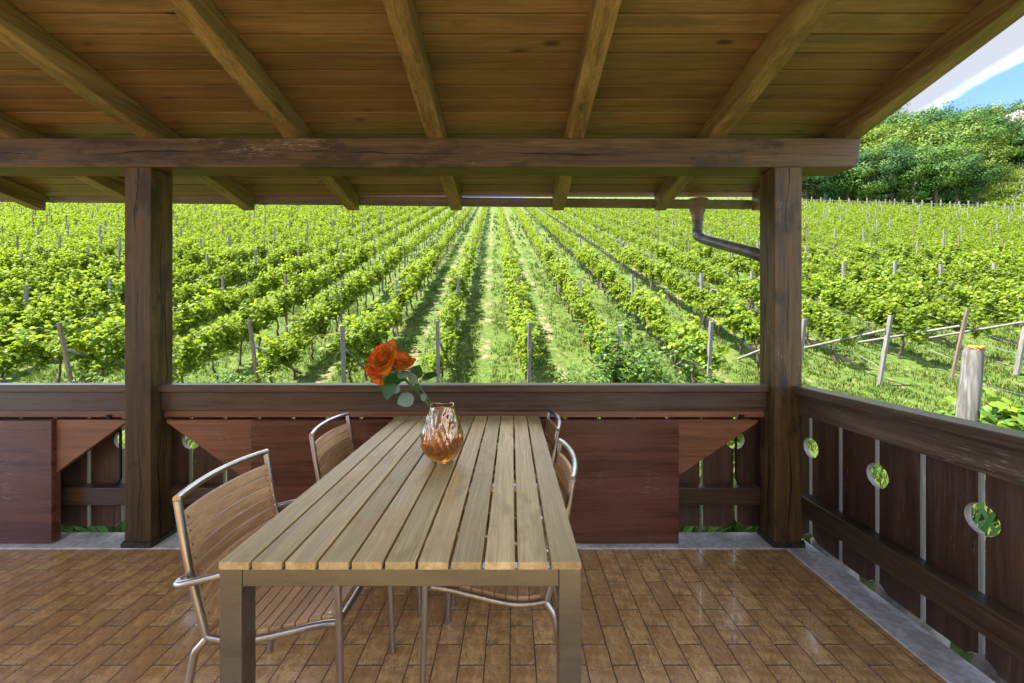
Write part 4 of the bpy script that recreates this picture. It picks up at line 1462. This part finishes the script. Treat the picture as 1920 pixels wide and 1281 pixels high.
# ------------------------------------------------------------------ trees on the wooded hill
def crown_mesh(seed, rad, hgt, nblob=36, per=230, lsz=(.13, .28)):
    rs = np.random.RandomState(seed)
    P_, N_ = [], []
    for i in range(nblob):
        d = rs.normal(size=3); d[2] = d[2] * 1.0 + .08; d /= np.linalg.norm(d)
        q = rs.uniform(.45, 1.0)
        c = np.array([d[0] * rad * q, d[1] * rad * q, hgt * .5 + d[2] * hgt * .47 * q])
        br = rs.uniform(.2, .42) * rad
        v = rs.normal(size=(per, 3)); v /= np.linalg.norm(v, axis=1, keepdims=True)
        rr = br * rs.uniform(.45, 1.12, (per, 1))
        p = c + v * rr * np.array([1.15, 1.15, .8])
        P_.append(p); N_.append(v * 1.1 + d * .7 + rs.normal(size=(per, 3)) * .33 + np.array([0, 0, .25]))
    p = np.concatenate(P_); nn = np.concatenate(N_)
    return p, nn, rs.uniform(lsz[0], lsz[1], len(p)), rs


def trunk_mesh(seed, rad, hgt):
    rg_ = random.Random(seed); m = MB()
    m.tube([(0, 0, -.6), (rg_.uniform(-.15, .15), rg_.uniform(-.15, .15), hgt * .25), (rg_.uniform(-.3, .3), rg_.uniform(-.3, .3), hgt * .55), (0, 0, hgt * .85)], [.26, .2, .13, .04], 8)
    for _ in range(9):
        a = rg_.uniform(0, 6.28); h0 = hgt * rg_.uniform(.22, .55)
        e = Vector((math.cos(a) * rad * .75, math.sin(a) * rad * .75, h0 + hgt * rg_.uniform(.15, .35)))
        m.tube([(0, 0, h0), (e.x * .45, e.y * .45, h0 + (e.z - h0) * .6), e], [.1, .07, .025], 6)
    o = m.build('trunk', M['tbark']); me = o.data; bpy.data.objects.remove(o)
    return me


kinds = []
for kd, (mat, rad, hgt, sd) in enumerate((('tree_y', 3.6, 8.5, 1), ('tree_m', 4.2, 10.0, 2), ('tree_d', 3.9, 10.0, 3), ('tree_m', 3.3, 9.2, 4), ('tree_y', 3.0, 7.5, 5))):
    p, nn, sz, rs = crown_mesh(sd, rad, hgt)
    V, Ff = leaf_cloud(p, nn, sz, rs, RHOM_T, RHOM_F)
    me = np_mesh('crown', V, Ff); me.materials.append(M[mat])
    kinds.append((me, trunk_mesh(sd, rad, hgt), mat))
E_ = Vector((1, -1, 0)).normalized(); N_ = Vector((1, 1, 0)).normalized()
def hill_pt(u, t):
    """point on the hillside t metres behind the vineyard fence, in the direction of photo column u"""
    k = (u - U0) / F
    y = (114 + t * math.sqrt(2)) / (1 + k)
    return k * y, y
names = {'tree_y': 'bright yellow-green', 'tree_m': 'mid green rounded', 'tree_d': 'dark blue-green'}
front = [(1478, 5, 2, .95), (1512, 6, 2, 1.0), (1548, 4.5, 2, .95), (1590, 5, 2, .85), (1630, 4.5, 1, .85), (1672, 5, 2, .9), (1715, 4.5, 3, .85), (1755, 5, 1, .85), (1795, 5, 2, .8),
         (1822, 7, 0, .85), (1532, 12, 1, 1.15), (1575, 13, 0, 1.25), (1622, 12, 0, 1.2), (1660, 14, 0, 1.3), (1702, 13, 4, 1.45), (1745, 13, 0, 1.2), (1782, 14, 1, 1.25), (1806, 16, 4, 1.35),
         (1600, 24, 1, 1.2), (1648, 25, 3, 1.3), (1690, 26, 1, 1.2), (1735, 25, 2, 1.25), (1772, 28, 2, 1.2), (1808, 30, 2, 1.25), (1846, 36, 3, 1.2)]
rg = random.Random(4)
rowi = {}
for (u, t, kd, s) in front:
    x, y = hill_pt(u, t)
    o = empty('tree', (x, y, gz(x, y) - .2), rg.uniform(0, 6.28)); s *= 1.15; o.scale = (s * rg.uniform(.95, 1.15), s * rg.uniform(.95, 1.15), s * rg.uniform(.9, 1.08))
    line = 'lowest' if t < 8 else ('second' if t < 20 else 'third')
    i = rowi[line] = rowi.get(line, -1) + 1
    tag(o, f'{names[kinds[kd][2]]} tree, {ordn(i)} from the left in the {line} line above the fence', 'tree', 'trees at the foot of the wooded hill')
    c = bpy.data.objects.new('crown', kinds[kd][0]); COL.objects.link(c); c.parent = o
    c = bpy.data.objects.new('trunk', kinds[kd][1]); COL.objects.link(c); c.parent = o
# the wood higher up the hill: one mass per tone so that it reads as forest
bins = {'tree_y': [], 'tree_m': [], 'tree_d': []}
rs = np.random.RandomState(31)
tt = 36.0
while tt < 150:
    u = 1370 + rs.uniform(0, 20)
    while u < 2080:
        x, y = hill_pt(u + rs.uniform(-8, 8), tt + rs.uniform(-3, 3))
        if u > 1850 and 46 < tt < 60: u += 33; continue
        mat = ['tree_y', 'tree_m', 'tree_m', 'tree_d', 'tree_d', 'tree_m'][rs.randint(6)]
        s = rs.uniform(.8, 1.25) * (1.0 if tt < 90 else .9)
        bins[mat].append((x, y, s, tt))
        u += (33 if tt < 80 else 24) * rs.uniform(.8, 1.2)
    tt += 7.5 if tt < 80 else 10
for mat, lst in bins.items():
    AV, AF, c0 = [], [], 0
    for (x, y, s, t) in lst:
        p, nn, sz, r2 = crown_mesh(rs.randint(9999), rs.uniform(3.2, 4.3) * s, rs.uniform(8, 10.5) * s, 24, 95, (.24, .46))
        p = p + np.array([x, y, gz(x, y) - 1.0])
        V, Ff = leaf_cloud(p, nn, sz, r2, RHOM_T, RHOM_F)
        AV.append(V); AF.append(Ff + c0); c0 += len(V)
    o = link_mesh('forest', np_mesh('forest', np.concatenate(AV), np.concatenate(AF)), M[mat])
    tag(o, kind='stuff')
# cliff faces showing through the wood near the ridge
for (u, t, w, h, lab, sd) in ((1866, 60, 3.6, 3.6, 'pale ochre rock face among the trees near the ridge', 1), (1910, 61, 4.5, 5.5, 'grey rock face at the right edge near the ridge', 2)):
    x, y = hill_pt(u, t); z = gz(x, y)
    rs = np.random.RandomState(sd)
    m = MB(); nu, nv = 22, 14; vs = []
    to = Vector((x, y, 0)).normalized(); sd_ = Vector((to.y, -to.x, 0))
    for j in range(nv + 1):
        for i in range(nu + 1):
            a = i / nu * 2 - 1; b = j / nv
            d = .9 * math.sin(5 * a + 2 * b + sd) + .6 * math.sin(11 * a - 5 * b) + rs.uniform(-.35, .35)
            wd = w * (1 - .35 * b ** 2)
            p = Vector((x, y, z + 1.6 + b * h * (1 - .3 * a * a))) + sd_ * (a * wd) - to * (7 - 4 * a * a - 1.5 * b + d)
            vs.append(p)
    m.add(vs, [(j * (nu + 1) + i, j * (nu + 1) + i + 1, (j + 1) * (nu + 1) + i + 1, (j + 1) * (nu + 1) + i) for j in range(nv) for i in range(nu)])
    n0 = (nu + 1) * (nv + 1)
    bk = [p + to * 8 for p in vs]
    m.add(bk, [(j * (nu + 1) + i, (j + 1) * (nu + 1) + i, (j + 1) * (nu + 1) + i + 1, j * (nu + 1) + i + 1) for j in range(nv) for i in range(nu)])
    top = nv * (nu + 1)
    m.add(vs[top:] + bk[top:], [(i, i + 1, nu + 2 + i, nu + 1 + i) for i in range(nu)])
    tag(m.build('rock_face', M['rock']), lab, 'cliff')

# fence along the top of the vineyard
fe = empty('fence', (55, 57, gz(55, 57)))
tag(fe, 'row of white posts and wires along the top edge of the vineyard', 'fence')
O = fe.location; wl = [[], []]
for i in range(28):
    u = 1470 + i * 17.3
    x, y = hill_pt(u, -.6); z = gz(x, y)
    m = MB(); m.box(x - .055, x + .055, y - .055, y + .055, z - .2, z + 1.75 + .12 * math.sin(i * 2.3))
    m.build('fence_post', M['vpost'], fe, off=O)
    wl[0].append((x, y, z + 1.3)); wl[1].append((x, y, z + .8))
m = MB()
for w in wl: m.tube(w, .014, 4)
m.build('fence_wire', M['wire'], fe, off=O)

# small vineyard terraces at the right edge of the hill
rs = np.random.RandomState(2); AV, AF, c0 = [], [], 0
tp_ = MB()
for r in range(14):
    t = 2.5 + r * 2.3
    for u in np.arange(1856 + r * .8, 1990, 3.2):
        x, y = hill_pt(u + rs.uniform(-1, 1), t); z = gz(x, y)
        n = 46
        p = np.stack([rs.normal(size=n) * .3, rs.normal(size=n) * .3, .45 + rs.random(n) * .9], 1) + np.array([x, y, z])
        nn = rs.normal(size=(n, 3)) + np.array([0, 0, .8])
        V, Ff = leaf_cloud(p, nn, rs.uniform(.16, .28, n), rs, RHOM_T, RHOM_F)
        AV.append(V); AF.append(Ff + c0); c0 += len(V)
        if rs.random() < .16: tp_.box(x - .045, x + .045, y - .045, y + .045, z - .1, z + 1.75)
tag(link_mesh('hillside_vines', np_mesh('hillside_vines', np.concatenate(AV), np.concatenate(AF)), M['vine']), kind='stuff')
tag(tp_.build('hillside_posts', M['vpost']), kind='stuff')

# ------------------------------------------------------------------ camera, sun, sky
cam = bpy.data.cameras.new('camera')
cam.sensor_width = 36.0; cam.lens = F / 1920 * 36.0
cam.shift_y = -(640.5 - V0) / 1920.0
cam.clip_start = 0.05; cam.clip_end = 3000
co_ = bpy.data.objects.new('camera', cam); COL.objects.link(co_)
co_.location = (0, 0, H); co_.rotation_euler = (R(90), 0, 0)
SC.camera = co_

SUN_EL, SUN_AZ = R(65), R(-100)          # azimuth from +y towards +x
d = Vector((math.sin(SUN_AZ) * math.cos(SUN_EL), math.cos(SUN_AZ) * math.cos(SUN_EL), math.sin(SUN_EL)))
sun = bpy.data.lights.new('sun', 'SUN'); sun.energy = 3.6; sun.angle = R(0.53); sun.color = (1.0, 0.95, 0.86)
so = bpy.data.objects.new('sun', sun); COL.objects.link(so)
so.rotation_euler = d.to_track_quat('Z', 'Y').to_euler(); so.location = d * 50

w = bpy.data.worlds.new('World'); SC.world = w; w.use_nodes = True
nt = w.node_tree; nt.nodes.clear()
def wn(t): return nt.nodes.new(t)
sky = wn('ShaderNodeTexSky'); sky.sky_type = 'NISHITA'; sky.sun_disc = False
sky.sun_elevation = SUN_EL; sky.sun_rotation = SUN_AZ
sky.altitude = 1500; sky.air_density = 0.5; sky.dust_density = 0.1; sky.ozone_density = 5.0
tc = wn('ShaderNodeTexCoord')
sep = wn('ShaderNodeSeparateXYZ'); nt.links.new(tc.outputs['Generated'], sep.inputs[0])
def wm(op, a, b=None, clamp=False):
    n = wn('ShaderNodeMath'); n.operation = op; n.use_clamp = clamp
    for x, i in ((a, 0), (b, 1)):
        if x is None: continue
        if hasattr(x, 'is_output'): nt.links.new(x, n.inputs[i])
        else: n.inputs[i].default_value = x
    return n.outputs[0]
zc = wm('ADD', wm('MAXIMUM', sep.outputs[2], 0.0), 0.16)
cx = wm('DIVIDE', sep.outputs[0], zc); cy = wm('DIVIDE', sep.outputs[1], zc)
cmb = wn('ShaderNodeCombineXYZ'); nt.links.new(cx, cmb.inputs[0]); nt.links.new(cy, cmb.inputs[1])
cmb.inputs[2].default_value = 3.4
nz = wn('ShaderNodeTexNoise'); nt.links.new(cmb.outputs[0], nz.inputs['Vector'])
nz.inputs['Scale'].default_value = 1.25; nz.inputs['Detail'].default_value = 9; nz.inputs['Roughness'].default_value = 0.55; nz.inputs['Distortion'].default_value = 0.35
mr = wn('ShaderNodeMapRange'); mr.interpolation_type = 'SMOOTHSTEP'
def wsm(x, lo, hi):
    n = wn('ShaderNodeMapRange'); n.interpolation_type = 'SMOOTHSTEP'
    nt.links.new(x, n.inputs[0]); n.inputs[1].default_value = lo; n.inputs[2].default_value = hi
    return n.outputs[0]
bank = wm('MULTIPLY', wsm(cx, 1.0, 1.15), wm('SUBTRACT', 1.0, wsm(cx, 1.30, 1.42)))      # a bank of cloud over the wooded hill
nt.links.new(wm('ADD', nz.outputs['Fac'], wm('MULTIPLY', bank, 0.22)), mr.inputs[0]); mr.inputs[1].default_value = 0.44; mr.inputs[2].default_value = 0.62
mixc = wn('ShaderNodeMix'); mixc.data_type = 'RGBA'
nt.links.new(wm('MULTIPLY', mr.outputs[0], 0.9), mixc.inputs[0]); nt.links.new(sky.outputs[0], mixc.inputs[6]); cb = wm('MULTIPLY', wm('SUBTRACT', 1.0, wm('MULTIPLY', bank, 0.85)), 1.0)
ccol = wn('ShaderNodeCombineXYZ')
for i, k in enumerate((6.8, 6.9, 7.15)): nt.links.new(wm('MULTIPLY', cb, k), ccol.inputs[i])  # clouds out of view made far brighter than the bank, as added fill
nt.links.new(ccol.outputs[0], mixc.inputs[7])
bg = wn('ShaderNodeBackground'); bg.inputs["Strength"].default_value = 0.125
nt.links.new(mixc.outputs[2], bg.inputs['Color'])
ow = wn('ShaderNodeOutputWorld'); nt.links.new(bg.outputs[0], ow.inputs['Surface'])

SC.view_settings.view_transform = 'Standard'
SC.view_settings.look = 'None'
SC.view_settings.exposure = 2.6
SC.view_settings.gamma = 1.0
SC.render.engine = 'CYCLES'
SC.cycles.use_denoising = True
SC.cycles.max_bounces = 10
SC.cycles.diffuse_bounces = 5
SC.cycles.transmission_bounces = 10
SC.cycles.sample_clamp_indirect = 8.0
